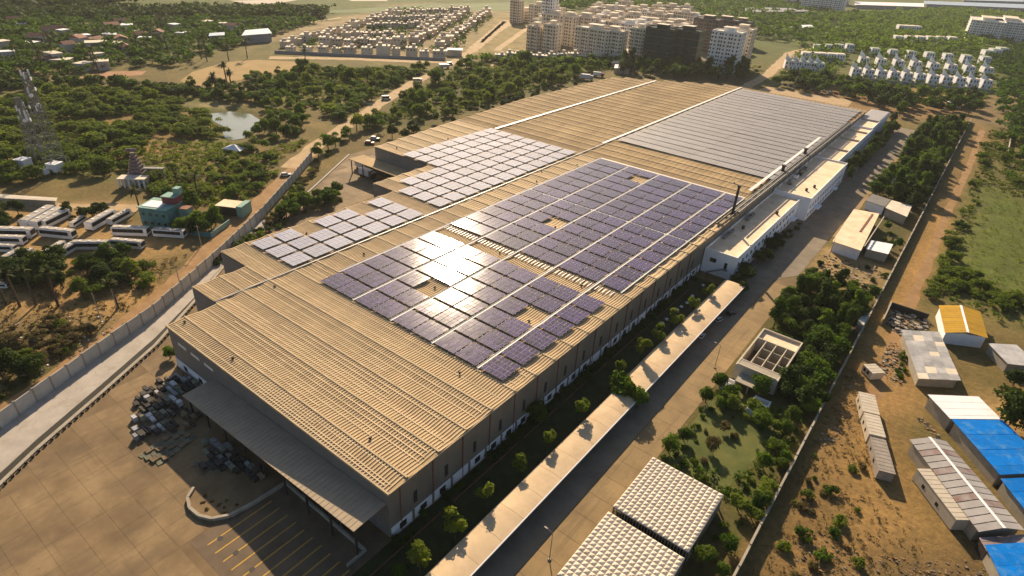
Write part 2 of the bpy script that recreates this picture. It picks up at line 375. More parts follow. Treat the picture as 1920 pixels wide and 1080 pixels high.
# factory belt on the right
paint([(-31, 40), (-7, 40), (-7, 560), (-31, 560)], (0.12, 0.105, 0.045), 3, 0.9)
paint([(-31, 215), (-8, 215), (-8, 245), (-31, 245)], (0.45, 0.32, 0.16), 3, 0.9)
paint([(-31, 330), (-30, 400), (-12, 400), (-12, 330)], (0.30, 0.22, 0.1), 4, 0.6)
paint([(-30, 100), (-8, 100), (-8, 140), (-26, 140)], (0.13, 0.135, 0.04), 4, 0.9)
paint([(-5, 40), (9, 60), (14, 130), (4, 170), (-5, 175)], (0.26, 0.165, 0.068), 5, 0.95)
paint([(6, 100), (26, 112), (24, 122), (9, 138), (2, 150), (-2, 140)], (0.35, 0.22, 0.085), 6, 0.9)
paint([(14, 84), (40, 100), (40, 125), (28, 118), (14, 112)], (0.15, 0.10, 0.05), 5, 0.8)
paint([(2, 150), (13, 160), (12, 168), (4, 200), (-4, 200), (-4, 176)], (0.38, 0.235, 0.095), 4, 0.85)
paint([(19, 172), (34, 185), (42, 200), (36, 165), (22, 166)], (0.45, 0.29, 0.12), 5, 0.9)
paint([(-4, 200), (2, 200), (6, 300), (4, 330), (-3, 330)], (0.44, 0.26, 0.095), 3, 0.95)
paint([(-3, 330), (6, 330), (8, 520), (-2, 540)], (0.30, 0.19, 0.08), 4, 0.8)
paint([(8, 225), (60, 225), (80, 480), (8, 480)], (0.17, 0.155, 0.055), 8, 0.9)
paint([(9, 262), (34, 250), (44, 330), (30, 372), (10, 385), (12, 320)], (0.13, 0.175, 0.035), 8, 0.9)
paint([(-60, 500), (-8, 530), (0, 660), (-110, 650), (-130, 500)], (0.32, 0.20, 0.095), 12, 0.85)
paint([(-8, 540), (30, 540), (60, 680), (0, 690)], (0.30, 0.21, 0.12), 12, 0.8)
# behind the factory, and the estate plots
paint([(-293.4,538.4),(-190.3,637.0),(-157.9,516.2),(-255.1,471.7)], (0.20, 0.155, 0.08), 10, 0.8)
paint([(-485.3,308.6),(-371.0,408.4),(-609.6,841.3),(-722.0,668.1),(-610.6,474.7)], (0.36, 0.28, 0.17), 12, 0.85)
paint([(-396.8,436.7),(-352.8,500.5),(-465.5,740.1),(-602.4,778.5),(-530.1,621.9)], (0.36, 0.28, 0.13), 12, 0.85)
paint([(-358.9,491.7),(-210.6,567.7),(-282.9,868.9),(-566.4,782.6)], (0.30, 0.24, 0.16), 15, 0.85)
paint([(-522.9,307.5),(-549.0,362.8),(-628.7,537.3),(-663.1,558.4),(-581.1,372.8),(-510.0,294.5)], (0.45, 0.33, 0.20), 6, 0.9)
paint([(-164.8,590.2),(-191.1,762.8),(-180.3,809.1),(-152.5,645.5)], (0.46, 0.33, 0.19), 6, 0.9)
for pts in ([(-754.3,211.8),(-746.9,240.7),(-722.0,240.7),(-716.9,208.2)], [(-656.8,246.9),(-655.4,274.4),(-617.5,275.8),(-619.1,239.9)], [(-681.8,387.3),(-676.5,465.0),(-638.2,424.2),(-644.8,371.2)], [(-628.6,867.3),(-604.4,923.0),(-580.6,872.4),(-605.0,835.1)]):
    paint(pts, (0.45, 0.34, 0.2), 12, 0.7)
POND = [(-351.7,173.5),(-349.1,185.6),(-336.4,191.4),(-318.7,187.6),(-306.3,176.4),(-297.8,162.8),(-299.2,155.8),(-309.3,158.4),(-322.5,167.2),(-335.6,168.2)]
zz = -1.6*poly_w(POND, 5.0)
nx_, ny_ = len(gx), len(gy)
me = bpy.data.meshes.new('ground')
verts = np.column_stack([P, zz])
ii = (np.arange(ny_-1)[:, None]*nx_+np.arange(nx_-1)[None]).ravel()
faces = np.stack([ii, ii+1, ii+nx_+1, ii+nx_], 1)
me.vertices.add(len(verts)); me.vertices.foreach_set('co', verts.ravel())
me.loops.add(faces.size); me.loops.foreach_set('vertex_index', faces.ravel().astype(np.int32))
me.polygons.add(len(faces)); me.polygons.foreach_set('loop_start', np.arange(0, faces.size, 4, dtype=np.int32))
me.update()
col *= 0.86
at = me.color_attributes.new('soil_colour', 'FLOAT_COLOR', 'POINT')
at.data.foreach_set('color', np.column_stack([col, np.clip(1-(col[:, 0]/col[:, 1]-1.08)/0.42, 0.1, 1)]).ravel().astype(np.float32))
m_ground = bpy.data.materials.new('earth_and_scrub'); m_ground.use_nodes = True
nt = m_ground.node_tree; N = nt.nodes; Lk = nt.links; b = N['Principled BSDF']
b.inputs['Roughness'].default_value = 0.95; b.inputs['Specular IOR Level'].default_value = 0.1
ca = N.new('ShaderNodeVertexColor'); ca.layer_name = 'soil_colour'; geo = N.new('ShaderNodeNewGeometry')
def noise(scale, detail=6, rough=0.6):
    n = N.new('ShaderNodeTexNoise'); n.inputs['Scale'].default_value = scale; n.inputs['Detail'].default_value = detail
    n.inputs['Roughness'].default_value = rough; Lk.new(geo.outputs['Position'], n.inputs['Vector']); return n.outputs['Fac']
def ramp(src, p0, p1, c0, c1):
    r = N.new('ShaderNodeValToRGB'); e = r.color_ramp.elements; e[0].position, e[1].position = p0, p1
    e[0].color, e[1].color = (*c0, 1), (*c1, 1); Lk.new(src, r.inputs[0]); return r.outputs[0]
def mix(f, a, bb, mode='MIX'):
    x = N.new('ShaderNodeMix'); x.data_type = 'RGBA'; x.blend_type = mode
    for src, k in ((f, 0), (a, 6), (bb, 7)):
        if hasattr(src, 'links'): Lk.new(src, x.inputs[k])
        else: x.inputs[k].default_value = src if k == 0 else (*src, 1)
    return x.outputs[2]
c = mix(1.0, ca.outputs['Color'], ramp(noise(0.05, 8), 0.3, 0.72, (0.72, 0.74, 0.76), (1.28, 1.24, 1.16)), 'MULTIPLY')
c = mix(1.0, c, ramp(noise(0.7, 8, 0.7), 0.28, 0.75, (0.6, 0.62, 0.64), (1.35, 1.3, 1.24)), 'MULTIPLY')
g = ramp(noise(0.13, 9, 0.68), 0.47, 0.60, (0, 0, 0), (0.75, 0.75, 0.75))
gm = N.new('ShaderNodeMath'); gm.operation = 'MULTIPLY'; Lk.new(g, gm.inputs[0]); Lk.new(ca.outputs['Alpha'], gm.inputs[1])
c = mix(gm.outputs[0], c, (0.085, 0.095, 0.025))
Lk.new(c, b.inputs['Base Color'])
bp = N.new('ShaderNodeBump'); bp.inputs['Strength'].default_value = 0.5; bp.inputs['Distance'].default_value = 0.5
Lk.new(noise(0.9, 8, 0.7), bp.inputs['Height']); Lk.new(bp.outputs[0], b.inputs['Normal'])
me.materials.append(m_ground)
struct(link('ground', me))
sheet('pond_water', POND, -0.55, m_water)

# fields, tracks, roads
sheet('field', [(-435.6,201.1),(-457.5,220.8),(-475.7,255.6),(-471.4,280.1),(-440.1,304.9),(-416.9,281.0),(-419.5,255.8),(-414.6,228.0),(-406.8,212.0),(-419.7,200.7)], 0.03, m_field)
sheet('field', [(-476.4,154.0),(-488.2,160.1),(-491.8,178.3),(-478.4,199.0),(-467.3,190.3),(-472.1,170.1)], 0.03, m_redsoil)
sheet('field', [(-794.7,215.8),(-823.6,339.2),(-751.4,471.6),(-719.7,465.5),(-739.0,352.0),(-763.0,251.2)], 0.05, m_crop)
sheet('field', [(-692.3,476.3),(-690.9,691.0),(-642.5,871.6),(-581.4,751.6),(-641.5,602.4),(-669.7,521.7)], 0.05, m_crop)
sheet('field', [(-690.8,344.4),(-691.8,368.5),(-672.9,360.8),(-672.4,337.5)], 0.06, m_meadow)
sheet('field', [(-832.9,469.9),(-820.4,516.5),(-804.3,555.7),(-784.1,508.6),(-787.4,472.2)], 0.07, m_palef)
sheet('field', [(-803.9,628.5),(-779.9,689.4),(-744.4,666.0),(-765.2,616.4)], 0.07, m_palef)
strip('public_road', [(-243.8,152.6),(-260.7,179.7),(-276.2,208.7),(-290.6,233.8),(-308.2,268.2),(-326.9,304.6),(-346.5,345.3),(-363.5,383.9),(-376.5,413.0)], 8.5, 0.05, m_road, 0.9, 3)
strip('public_road', [(-376.5,413.0),(-403.3,466.3),(-462.4,570.4),(-543.2,726.4),(-596.5,837.5)], 9, 0.045, m_road, 1.2, 4)
strip('public_road', [(-473.1,293.1),(-436.8,336.4),(-366.7,402.4),(-352.2,414.5),(-341.0,422.2)], 10, 0.04, m_road, 1.2, 5)
strip('dirt_track', [(-138, -6), (-150.4,14.0), (-159.3,33.6), (-173.9,60.7), (-200.4,96.2), (-222.7,127.9), (-244.8,159.0), (-261.7,183.7)], 6.5, 0.03, m_dirt, 0.7, 6)
strip('dirt_track', [(-282.4,53.5),(-262.6,69.7),(-243.5,87.4)], 7, 0.04, m_road, 0.6, 7)
strip('dirt_track', [(-323.1,246.0),(-308.4,259.4)], 5, 0.04, m_road, 0.6, 7)
strip('dirt_track', [(-159.4,514.3),(-164.8,590.2),(-189.3,737.0),(-184.6,802.7)], 9, 0.04, m_road, 0.8, 8)
strip('dirt_track', [(-592.0,368.0),(-616.1,422.3),(-635.2,494.3)], 6, 0.04, m_road, 0.8, 8)
for a, bq in (([(-400.4,455.4),(-514.7,650.1)]), ([(-385.8,476.9),(-480.0,665.0)]), ([(-423.2,501.4),(-519.4,661.4)])):
    strip('dirt_track', [a, bq], 7, 0.05, m_road, 0.8, 9)
strip('dirt_track', [(3.0, 150), (2.0, 200), (2.5, 270), (2.0, 330), (3.0, 420), (2.0, 520)], 3.2, 0.02, m_dirt, 0.5, 10)

# concrete apron at the foot of the compound wall, drain, kerb
WALL = [(-139.0, -2.0), (-145.6, 12.6), (-155.5, 33.5), (-165.5, 55.5), (-185.0, 86.5), (-206.0, 117.0), (-226.0, 142.5), (-246.5, 168.0)]
KERB = [(-120.0, -4.0), (-128.2, 7.6), (-133.0, 15.0), (-142.0, 31.5), (-151.8, 48.8), (-166.2, 68.0), (-178.7, 83.7), (-193.7, 109.0), (-216.6, 147.0), (-240.0, 184.7)]
APR = [(-124.5, -4.0), (-131.8, 9.0), (-136.5, 16.5), (-145.5, 33), (-155.4, 50.5), (-169.0, 70), (-181.5, 86.0), (-197.5, 112.0)]
sheet('concrete_apron', WALL[:-2]+[(-200.5, 113.5)]+APR[::-1], 0.05, m_apron)
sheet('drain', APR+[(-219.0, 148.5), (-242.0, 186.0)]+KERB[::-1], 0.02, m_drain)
sheet('factory_yard', KERB+[(-240, 200), (-214, 200), (-200, 160), (-160, 100), (-100, 90), (-55.5, 90), (-55.5, -6)], 0.012, m_conc0)
YARD = KERB+[(-225, 200), (-200, 190), (-150, 62), (-58, 62), (-58, -6)]
yard = bpy.data.objects['factory_yard']
rr = random.Random(5)
slab_me = MB().box(-2.98, 2.98, -2.48, 2.48, 0, 0.02).mesh('concrete_slab', m_conc)
for i in range(-30, 1):
    for j in range(-1, 40):
        x, y = -60.5+i*6.0-0.4, 0.0+j*5.0
        if all(inside((x+dx, y+dy), YARD) for dx in (-3, 3) for dy in (-2.5, 2.5)) and not (y > 46 and x > -138) and not (-88 < x and y > 24 and y < 47):
            link('concrete_slab', slab_me, yard, (x, y, 0.014+rr.uniform(0, 0.006)))
mb = MB()
for a, bq in zip(KERB, KERB[1:]):
    a, bq = Vector(a), Vector(bq); n = (bq-a).normalized(); n = Vector((-n.y, n.x))*0.45
    mb.quad((*(a-n), .32), (*(bq-n), .32), (*(bq+n), .32), (*(a+n), .32)); mb.quad((*(a-n), 0), (*(bq-n), 0), (*(bq-n), .32), (*(a-n), .32)); mb.quad((*(bq+n), 0), (*(a+n), 0), (*(a+n), .32), (*(bq+n), .32))
struct(mb.part('kerb', m_conk))
# dock apron, lawn, site road
sheet('dock_apron', [(-87.6, 24.2), (-60.0, 24.2), (-60.0, 47.6), (-87.6, 47.6)], 0.03, m_asphd)
sheet('lawn', [(-59.9, 20), (-43, 20), (-43, 187), (-59.9, 187)], 0.03, m_lawn)
sheet('site_road', [(-45.0, 0), (-37.8, 0), (-37.8, 204), (-32.0, 214), (-31.0, 480), (-45.0, 480)], 0.035, m_asph)
sheet('site_road', [(-37.6, 0), (-31.0, 0), (-31.0, 214), (-37.6, 204)], 0.02, m_conc0)
tan = bpy.data.objects['site_road.001']
rs_me = MB().box(-3.27, 3.27, -2.97, 2.97, 0, 0.03).mesh('concrete_slab', m_tanroad)
for j in range(34): link('concrete_slab', rs_me, tan, (-34.3, 1.5+j*6.0, 0.025+rr.uniform(0, .006)))
rs2 = MB().box(-1.0, 1.0, -3.97, 3.97, 0, 0.03).mesh('concrete_slab', m_tanroad)
for j in range(18): link('concrete_slab', rs2, tan, (-30.6+rr.uniform(-.3, .3), 262+j*8.0, 0.04))
sheet('lawn', [(-29.5, 99.5), (-16, 99.5), (-12, 128), (-24, 136), (-29.8, 128)], 0.02, m_meadow)
sheet('forecourt', [(-151.9,481.6),(-147.2,535.7),(-83.8,543.2),(-81.7,515.8)], 0.05, m_road)
sheet('forecourt', [(-59, 195), (-45.2, 195), (-45.2, 470), (-59, 470)], 0.02, m_asph)
# painted parking bay lines
apron = bpy.data.objects['dock_apron']
ln = MB().box(-0.13, 0.13, -6.6, 6.6, 0, 0.012).mesh('parking_line', m_yellow)
for i in range(10): link('parking_line', ln, apron, (-84.6+i*2.62, 32.6-i*0.0, 0.034))

# ------------------------------------------------------------------ the factory
ZE, XR = 12.4, -60.3
BAYS = [48.5, 53.0, 61.4, 69.3, 77.3, 85.3]+[85.3+7.6*k for k in range(1, 49)]
def left_x(y):
    if y < 61: return -139.4
    if y < 77: return -152.0
    if y < 146: return -165.5
    if y < 176: return -177.0
    if y < 300: return -211-(y-176)/124*11
    if y < 404: return -222+(y-300)/104*3
    return -219+(y-404)*1.55
fac = thing('factory_building', 'vast tan metal roofed factory hall carrying the solar panels', 'factory')
for k in range(len(BAYS)-1):
    y0, y1 = BAYS[k], BAYS[k+1]; x0, x1 = left_x((y0+y1)/2), XR+0.35
    ym, zr, zv = (y0+y1)/2, ZE+0.28, ZE+0.0
    pitch, h = (0.78, 0.14) if y0 < 150 else ((1.3, 0.09) if y0 < 240 else (2.6, 0.08))
    xs = []; x = x0
    while x < x1-pitch:
        xs += [(x, 0), (x+pitch*.5, 0), (x+pitch*.6, h), (x+pitch*.9, h)]; x += pitch
    xs += [(x, 0), (x1, 0)]
    mb = MB(); v = mb.v; n = len(xs)
    for yy, zz_ in ((y0+0.02, zr if k else zv-0.1), (ym, zv if k else (zr+zv)/2-.05), (y1-0.02, zr)):
        for xx, hh in xs: v.append((xx, yy, zz_+hh))
    for r_ in range(2):
        for i in range(n-1):
            a = r_*n+i; mb.f.append((a, a+1, a+n+1, a+n)); mb.m.append(1 if (i % 4 in (1, 2) and y0 < 236) else 0)  # crest and sun-side flank get the painted lit tone
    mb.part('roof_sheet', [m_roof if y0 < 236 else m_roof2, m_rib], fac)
    if k: MB().ext([(y0-.24, zr+.02), (y0-.2, zr+.22), (y0+.2, zr+.22), (y0+.24, zr+.02)], 'x', max(x0, left_x(y0-1))+.1, x1-.1).part('ridge_cap', m_ridge, fac)
MB().box(-139.5, XR+.45, 48.18, 48.5, ZE-.35, ZE+.12).part('fascia', m_ridge, fac)
MB().box(XR+.36, XR+.56, 48.5, 449, ZE-.12, ZE+.16).part('gutter', m_ridge, fac)
MB().ext([(-140.6, ZE+.30), (-140.5, ZE+.55), (-140.1, ZE+.55), (-140.0, ZE+.30)], 'y', 61.5, 259).part('valley_gutter', m_steel, fac)
# walls
def wall(x0, x1, y0, y1, z1=ZE-.05, mat=m_clad, name='wall'): return MB().box(x0, x1, y0, y1, 0, z1).part(name, mat, fac)
wall(XR-.3, XR, 48.5, 449.0)
wall(-139.3, XR-.3, 48.5, 48.8, mat=m_cladg)
for xa, xb, y in ((-151.8, -139.3, 61.4), (-165.3, -151.8, 77.3), (-176.8, -165.3, 146.1)): wall(xa, xb, y, y+.3, mat=m_cladg)
wall(-210.8, -176.8, 176.6, 176.9, mat=m_cladg)
for x, ya, yb in ((-139.3, 48.8, 61.4), (-151.8, 61.7, 77.3), (-165.3, 77.6, 146.1), (-176.8, 146.4, 176.6)): wall(x, x+.3, ya, yb)
MB().prism([(-210.8, 176.9), (-210.4, 176.9), (-221.4, 300), (-218.4, 404), (-150, 449), (XR-.3, 449), (XR-.3, 449.3), (-150, 449.3), (-218.8, 404), (-221.8, 300)], 0, ZE-.05).part('wall', m_clad, fac)
# right-hand side: white plinth with windows, louvres, downpipes
MB().box(XR, XR+.16, 48.7, 192.0, 0, 2.7).part('plinth', m_white, fac)
win = MB().box(0, .06, -.85, .85, 0, 1.5).mesh('window', m_glass)
lou = MB().box(0, .08, -.45, .45, 0, 3.0).mesh('louvre', m_dark)
dp = MB().cyl((0.12, 0, 0), (0.12, 0, ZE-.2), .12, n=6).mesh('downpipe', m_rust)
pil = MB().box(0, .22, -.3, .3, 0, 2.75).mesh('pilaster', m_clad)
for i in range(26):
    y = 51.5+i*5.4
    if i % 5 != 3: link('window', win, fac, (XR+.16, y, .75))
    link('pilaster', pil, fac, (XR+.02, y+2.7, 0))
for i in range(16):
    link('louvre', lou, fac, (XR, 55+i*8.6, 4.3)); link('downpipe', dp, fac, (XR, 51.2+i*8.6, 0))
# front: translucent lights, white plinth, canopy over the loading dock
lite = MB().box(-1.9, 1.9, -.06, 0, 0, .75).mesh('wall_light_sheet', m_sky)
for x in (-133.5, -127.5, -121.5): link('wall_light_sheet', lite, fac, (x, 48.5, 8.4))
MB().box(-139.2, -121, 48.34, 48.5, 0, 2.8).part('plinth', m_white, fac)
fw = MB().box(-.8, .8, -.06, 0, 0, 1.4).mesh('window', m_glass)
for x in (-134.5, -127.5): link('window', fw, fac, (x, 48.34, .8))
prof = [(41.0, -.28), (43.2, -.18), (45.5, -.08), (48.45, .02), (48.45, .16), (45.5, .06), (43.2, -.04), (41.0, -.14)]
def can_z(x): return 8.95+(x+61)*.0525          # the dock roof climbs towards the lawn side
cano = MB().ext(prof, 'x', -120.4, -60.9)
cano.v = [(x, y, z+can_z(x)) for x, y, z in cano.v]
cano = cano.part('canopy', m_canopy, fac)
seam = MB().ext([(41.0, -.15), (43.2, -.05), (45.5, .05), (48.4, .15), (48.4, .21), (45.5, .11), (43.2, .01), (41.0, -.09)], 'x', -.06, .06).mesh('seam', m_canopy)
for i in range(49): link('seam', seam, cano, (-119.8+i*1.2, 0, can_z(-119.8+i*1.2)))
post = MB().cbox(0, 0, 0, .35, .35, 6.1).mesh('canopy_post', m_dark)
for i in range(9): link('canopy_post', post, fac, (-119.6+i*7.2, 42.0, 0), None, (1, 1, (can_z(-119.6+i*7.2)-.4)/6.1))
MB().box(-86.2, -61.6, 43.3, 43.7, 0, .9).part('dock_edge', m_conk, fac)
MB().box(-62.0, -61.6, 39.4, 43.3, 0, .7).part('dock_edge', m_conk, fac)
shut = MB().box(-1.9, 1.9, -.1, 0, 0, 4.2).mesh('shutter_door', m_steel)
for i in range(7): link('shutter_door', shut, fac, (-114+i*8.0, 48.5, .3))
# loading bay on the far side
MB().box(-219, -178, 168.0, 176.5, 6.6, 6.95).part('canopy', m_roof, fac)
MB().box(-219, -178, 176.2, 176.55, 0, 5).part('dock_door', m_dark, fac)
for i in range(6): link('canopy_post', post, fac, (-218+i*7.6, 168.6, 0))
# skylights, walkways, ventilators
for x, ya, yb in ((-191.7, 239, 418), (-140.9, 259, 448.5), (-64.6, 247, 355)):
    MB().box(x-.7, x+.7, ya, yb, ZE+(1.05 if x > -70 else .56), ZE+(1.13 if x > -70 else .64)).part('skylight', m_sky, fac)
for i, (x, ya, yb) in enumerate(((-71.3, 85.6, 237.3), (-85.85, 85.6, 237.3), (-100.4, 85.6, 237.3), (-114.95, 85.6, 237.3), (-129.7, 92.9, 237.3), (-63.6, 138.7, 237.3))):
    mb = MB().box(x-.33, x+.33, ya, yb, ZE+.60, ZE+.66); mb.box(x-.36, x-.3, ya, yb, ZE+.66, ZE+.80).box(x+.3, x+.36, ya, yb, ZE+.66, ZE+.80)
    mb.part('walkway', m_walk, fac)
for ya in (184.0, 238.3): MB().box(-129.7, -63.4, ya-.5, ya+.5, ZE+.68, ZE+.74).part('walkway', m_walk, fac)
rib = MB().box(-.14, .14, -1.3, 1.3, 0, .1).mesh('light_strip', m_sky)
for i in range(52): link('light_strip', rib, fac, (-129+i*1.25, 136.6, ZE+.42))
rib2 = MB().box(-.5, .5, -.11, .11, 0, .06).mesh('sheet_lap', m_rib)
for k in range(6):
    y0, y1 = BAYS[k], BAYS[k+1]
    for j in range(1, 6 if k < 3 else 4):
        f = j/(6 if k < 3 else 4); yy = y0+(y1-y0)*f; zz_ = ZE+.28*abs(1-2*f) if k else ZE-.1+.2*f
        xa = left_x((y0+y1)/2)+1; xb = XR-1
        if rr.random() < .6: xa = rr.uniform(xa, -100); xb = rr.uniform(max(xa+20, -95), xb)
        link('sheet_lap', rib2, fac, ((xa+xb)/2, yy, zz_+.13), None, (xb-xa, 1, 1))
vent = MB().cyl((0, 0, 0), (0, 0, .5), .3, .34, 8).cyl((0, 0, .5), (0, 0, .85), .5, .3, 8).mesh('ventilator', m_dark)
for p in ((-136.7,51.7), (-115.1,51.5), (-135.9,76.1), (-72.6,55.1), (-73.3,81.8), (-157.5,101.9), (-133.7,105.2), (-104.1,105.4), (-74.3,109.5), (-104.2,134.4), (-74.2,134.6), (-102.5,162.5), (-102.9,222.9),
          (-133.1,193.6), (-139.1,205.3), (-132.5,222.9), (-157.6,156.2), (-179.9,211.2), (-157.0,217.8), (-202.4,182.1), (-73.1,252.7), (-196.3,209.0)):
    link('ventilator', vent, fac, (p[0], p[1], ZE+.2), None, .75)

# ------------------------------------------------------------------ solar panel blocks standing on the roof
NC, NR, PW, PH = 6, 4, 0.99, 1.62
def module(mb, cx, cy, w=PW, h=PH):
    mb.cbox(cx, cy, 0, w, h, .05, 0); e = .035
    mb.quad((cx-w/2+e, cy-h/2+e, .054), (cx+w/2-e, cy-h/2+e, .054), (cx+w/2-e, cy+h/2-e, .054), (cx-w/2+e, cy+h/2-e, .054), 1)
def grid(nc, nr, pw, ph): return [((i-(nc-1)/2)*(pw+.07)+(.07 if nc == 6 else 0)*(i//2-1), (j-(nr-1)/2)*(ph+.06)) for i in range(nc) for j in range(nr)]
one = MB(); module(one, 0, 0); mod_me = one.mesh('solar_panel', [m_alu, m_pan])
def joined(nc, nr, pw, ph, pm):
    mb = MB()
    for cx, cy in grid(nc, nr, pw, ph): module(mb, cx, cy, pw, ph)
    return mb.mesh('solar_panels', [m_alu, pm])
all_me = joined(NC, NR, PW, PH, m_pan); pale_me = joined(NC, NR, PW, PH, m_pan2); grey_me = joined(22, 4, 1.66, 1.62, m_pan3)
fr = MB()
for j in range(4): fr.box(-3.4, 3.4, -2.5+j*1.66-.05, -2.5+j*1.66+.05, -.16, -.01)
for sx in (-3, -1, 1, 3):
    for sy in (-2.5, 2.45): fr.box(sx-.05, sx+.05, sy-.04, sy+.04, -.48, -.16)
fr_me = fr.mesh('mounting_frame', m_steel)
fr2 = MB()
for j in range(4): fr2.box(-18.6, 18.6, -2.4+j*1.56-.05, -2.4+j*1.56+.05, -.16, -.01)
fr2_me = fr2.mesh('mounting_frame', m_steel)
sr = random.Random(21)
def block(x, y, label, group, panels, frame=fr_me, single=False, tilt=0.3, dz=.92, ry=0.0):
    t = thing('solar_array', label, 'solar panels', (x, y, ZE+dz), 0, group)
    t.rotation_euler = (rad(sr.uniform(-tilt, tilt)), rad(ry+sr.uniform(-tilt, tilt)), 0)
    link('mounting_frame', frame, t)
    if single:
        for cx, cy in grid(NC, NR, PW, PH):
            p = link('solar_panel', mod_me, t, (cx, cy, 0)); p.rotation_euler = (rad(sr.uniform(-.25, .25)), rad(sr.uniform(-.25, .25)), 0)
    else: stuff(link('solar_panels', panels, t))
    return t
COLS = [-67.3]+[v for a in (-71.3, -85.85, -100.4, -114.95) for v in (a-3.9, a-10.75)]
GAPS = [(-103.9,102.6), (-74.7,110.3), (-103.1,166.2), (-104.2,222.8)]
for k in range(20):
    if k == 6: continue
    y = 85.3+7.6*(k+.5)
    for c_, x in enumerate(COLS):
        if any(abs(x-g_[0]) < 3.6 and abs(y-g_[1]) < 3.9 for g_ in GAPS): continue
        block(x, y, f'dark solar panel block, {nth(k)} row from front gable, {nth(c_)} block from right eave', 'dark solar panel blocks on the main roof', all_me, single=(k < 5))
for k in range(7):
    y = 85.3+7.6*(k+.5)
    for c_, x in enumerate((-144.6, -152.1, -159.6)):
        if c_ == 2 and k in (2, 5): continue
        block(x, y, f'pale solar panel block, {nth(k)} row from notched corner, {nth(c_)} from valley gutter', 'pale solar panel blocks by the notched corner', pale_me, tilt=.8)
for k in range(8, 20):
    y = 85.3+7.6*(k+.5)
    for c_, x in enumerate([-145.0-7.5*i for i in range(7)]):
        lx = -166 if k < 8 else (-172 if k < 12 else -197)
        if x-3.5 < lx or (k == 8 and c_ > 2): continue
        block(x, y, f'pale pinkish solar block, {nth(k-8)} row behind the side notch, {nth(c_)} from valley gutter', 'pale solar panel blocks beside the loading bay', pale_me, tilt=.8)
for k in range(24, 47):
    y = 85.3+7.6*(k+.5)
    for c_, x in enumerate((-81.1, -119.2)):
        block(x, y, f'long grey solar strip on far roof, {nth(k-24)} row counted from its near edge, {"right" if c_ == 0 else "left"} half', 'long grey solar strips on the far roof', grey_me, frame=fr2_me, tilt=.25)

# ------------------------------------------------------------------ white office wing along the factory
def office(x0, x1, y0, y1, h, label, rows, front=True):
    o = thing('office_block', label, 'office', ((x0+x1)/2, (y0+y1)/2, 0)); w, d = (x1-x0)/2, (y1-y0)/2
    MB().box(-w, w, -d, d, 0, h).part('wall', m_white, o)
    MB().box(-w+.3, w-.3, -d+.3, d-.3, h+.003, h+.05).part('roof_terrace', m_terr, o)
    pp = MB().box(-w-.04, -w+.3, -d-.04, d+.04, h+.004, h+.75).box(w-.3, w+.04, -d-.04, d+.04, h+.004, h+.75).box(-w+.3, w-.3, -d-.04, -d+.3, h+.004, h+.75).box(-w+.3, w-.3, d-.3, d+.04, h+.004, h+.75)
    pp.part('parapet', m_white, o)
    wm = MB().box(0, .07, -.75, .75, 0, 1.6).mesh('window', m_glass)
    sl = MB().box(0, .5, -.95, .95, 0, .1).mesh('window_sill', m_white)
    for z in rows:
        n = int((y1-y0-3)/4.2)
        for i in range(n):
            ww = link('window', wm, o, (w, -d+3+i*4.2, z)); link('window_sill', sl, ww, (0, 0, 1.68))
    return o
o1 = office(-60.0, -48.6, 192.8, 266.4, 8.2, 'long white office wing with tan terrace beside the parking shelter', (1.3, 4.9))
MB().box(-3.2, -1.0, -36.98, -36.9, 4.6, 6.1).part('window', m_glass, o1); MB().box(2.0, 3.0, -36.98, -36.9, 3.6, 5.8).part('door', m_glass, o1)
st = MB()
for i in range(14): st.box(1.6-i*.42, 2.02-i*.42, -38.3, -37.0, 3.3-i*.24, 3.45-i*.24)
st.box(1.6, 3.6, -38.3, -36.95, 3.4, 3.55); st.part('stair', m_steel, o1)
MB().box(5.75, 8.2, 24, 29, 3.4, 3.7).part('porch', m_white, o1)
o2 = office(-60.0, -44.6, 266.5, 330.8, 9.4, 'wider white office block with broad pale terrace in mid wing', (1.3, 4.9))
MB().box(7.75, 10.2, -24, -18, 3.4, 3.7).part('porch', m_white, o2); MB().box(7.75, 10.0, 8, 12, 3.4, 3.7).part('porch', m_white, o2)
o3 = office(-60.0, -48.9, 330.9, 415.0, 9.0, 'low far white office wing with partly broken terrace', (1.6, 5.0))
for y in (-18, 8, 30): MB().box(-5.2, 5.2, y-.2, y+.2, 9.06, 9.9).part('terrace_wall', m_cream, o3)
o4 = office(-60.0, -49.3, 415.2, 470.0, 9.3, 'far end white office block with pale grey sheet roof', (1.6, 5.0))
MB().box(-5.0, 5.0, -6, 26.8, 9.36, 10.3).part('roof_sheet', m_zinc, o4)
for oo, pts in ((o1, ((-2, -10), (3, 14))), (o2, ((3, -22), (4.5, -15)))):
    for px_, py_ in pts: MB().cyl((px_, py_, 8.2 if oo is o1 else 9.4), (px_, py_, 9.5 if oo is o1 else 10.6), .55, n=10).part('water_tank', m_dark, oo)
pr = thing('pipe_rack', 'dark steel pipe rack running between factory roof and office terraces', 'pipe rack', (-60.9, 300, 12.8))
pipe = MB().cyl((0, -95, 0), (0, 105, 0), .35, n=8).mesh('pipe', m_dark); pipe2 = MB().cyl((0, -80, 0), (0, 100, 0), .28, n=8).mesh('pipe', m_steel)
for dx, dz, p_ in ((-.9, .5, pipe), (-.1, .9, pipe2), (.7, .5, pipe), (1.5, .9, pipe2)): link('pipe', p_, pr, (dx, 0, dz))
leg = MB().box(-1.2, 1.8, -.12, .12, .1, .3).box(-1.1, -.9, -.1, .1, -.4, .1).box(1.4, 1.6, -.1, .1, -3.4, .1).mesh('support', m_steel)
for i in range(26): link('support', leg, pr, (0, -94+i*8, 0))
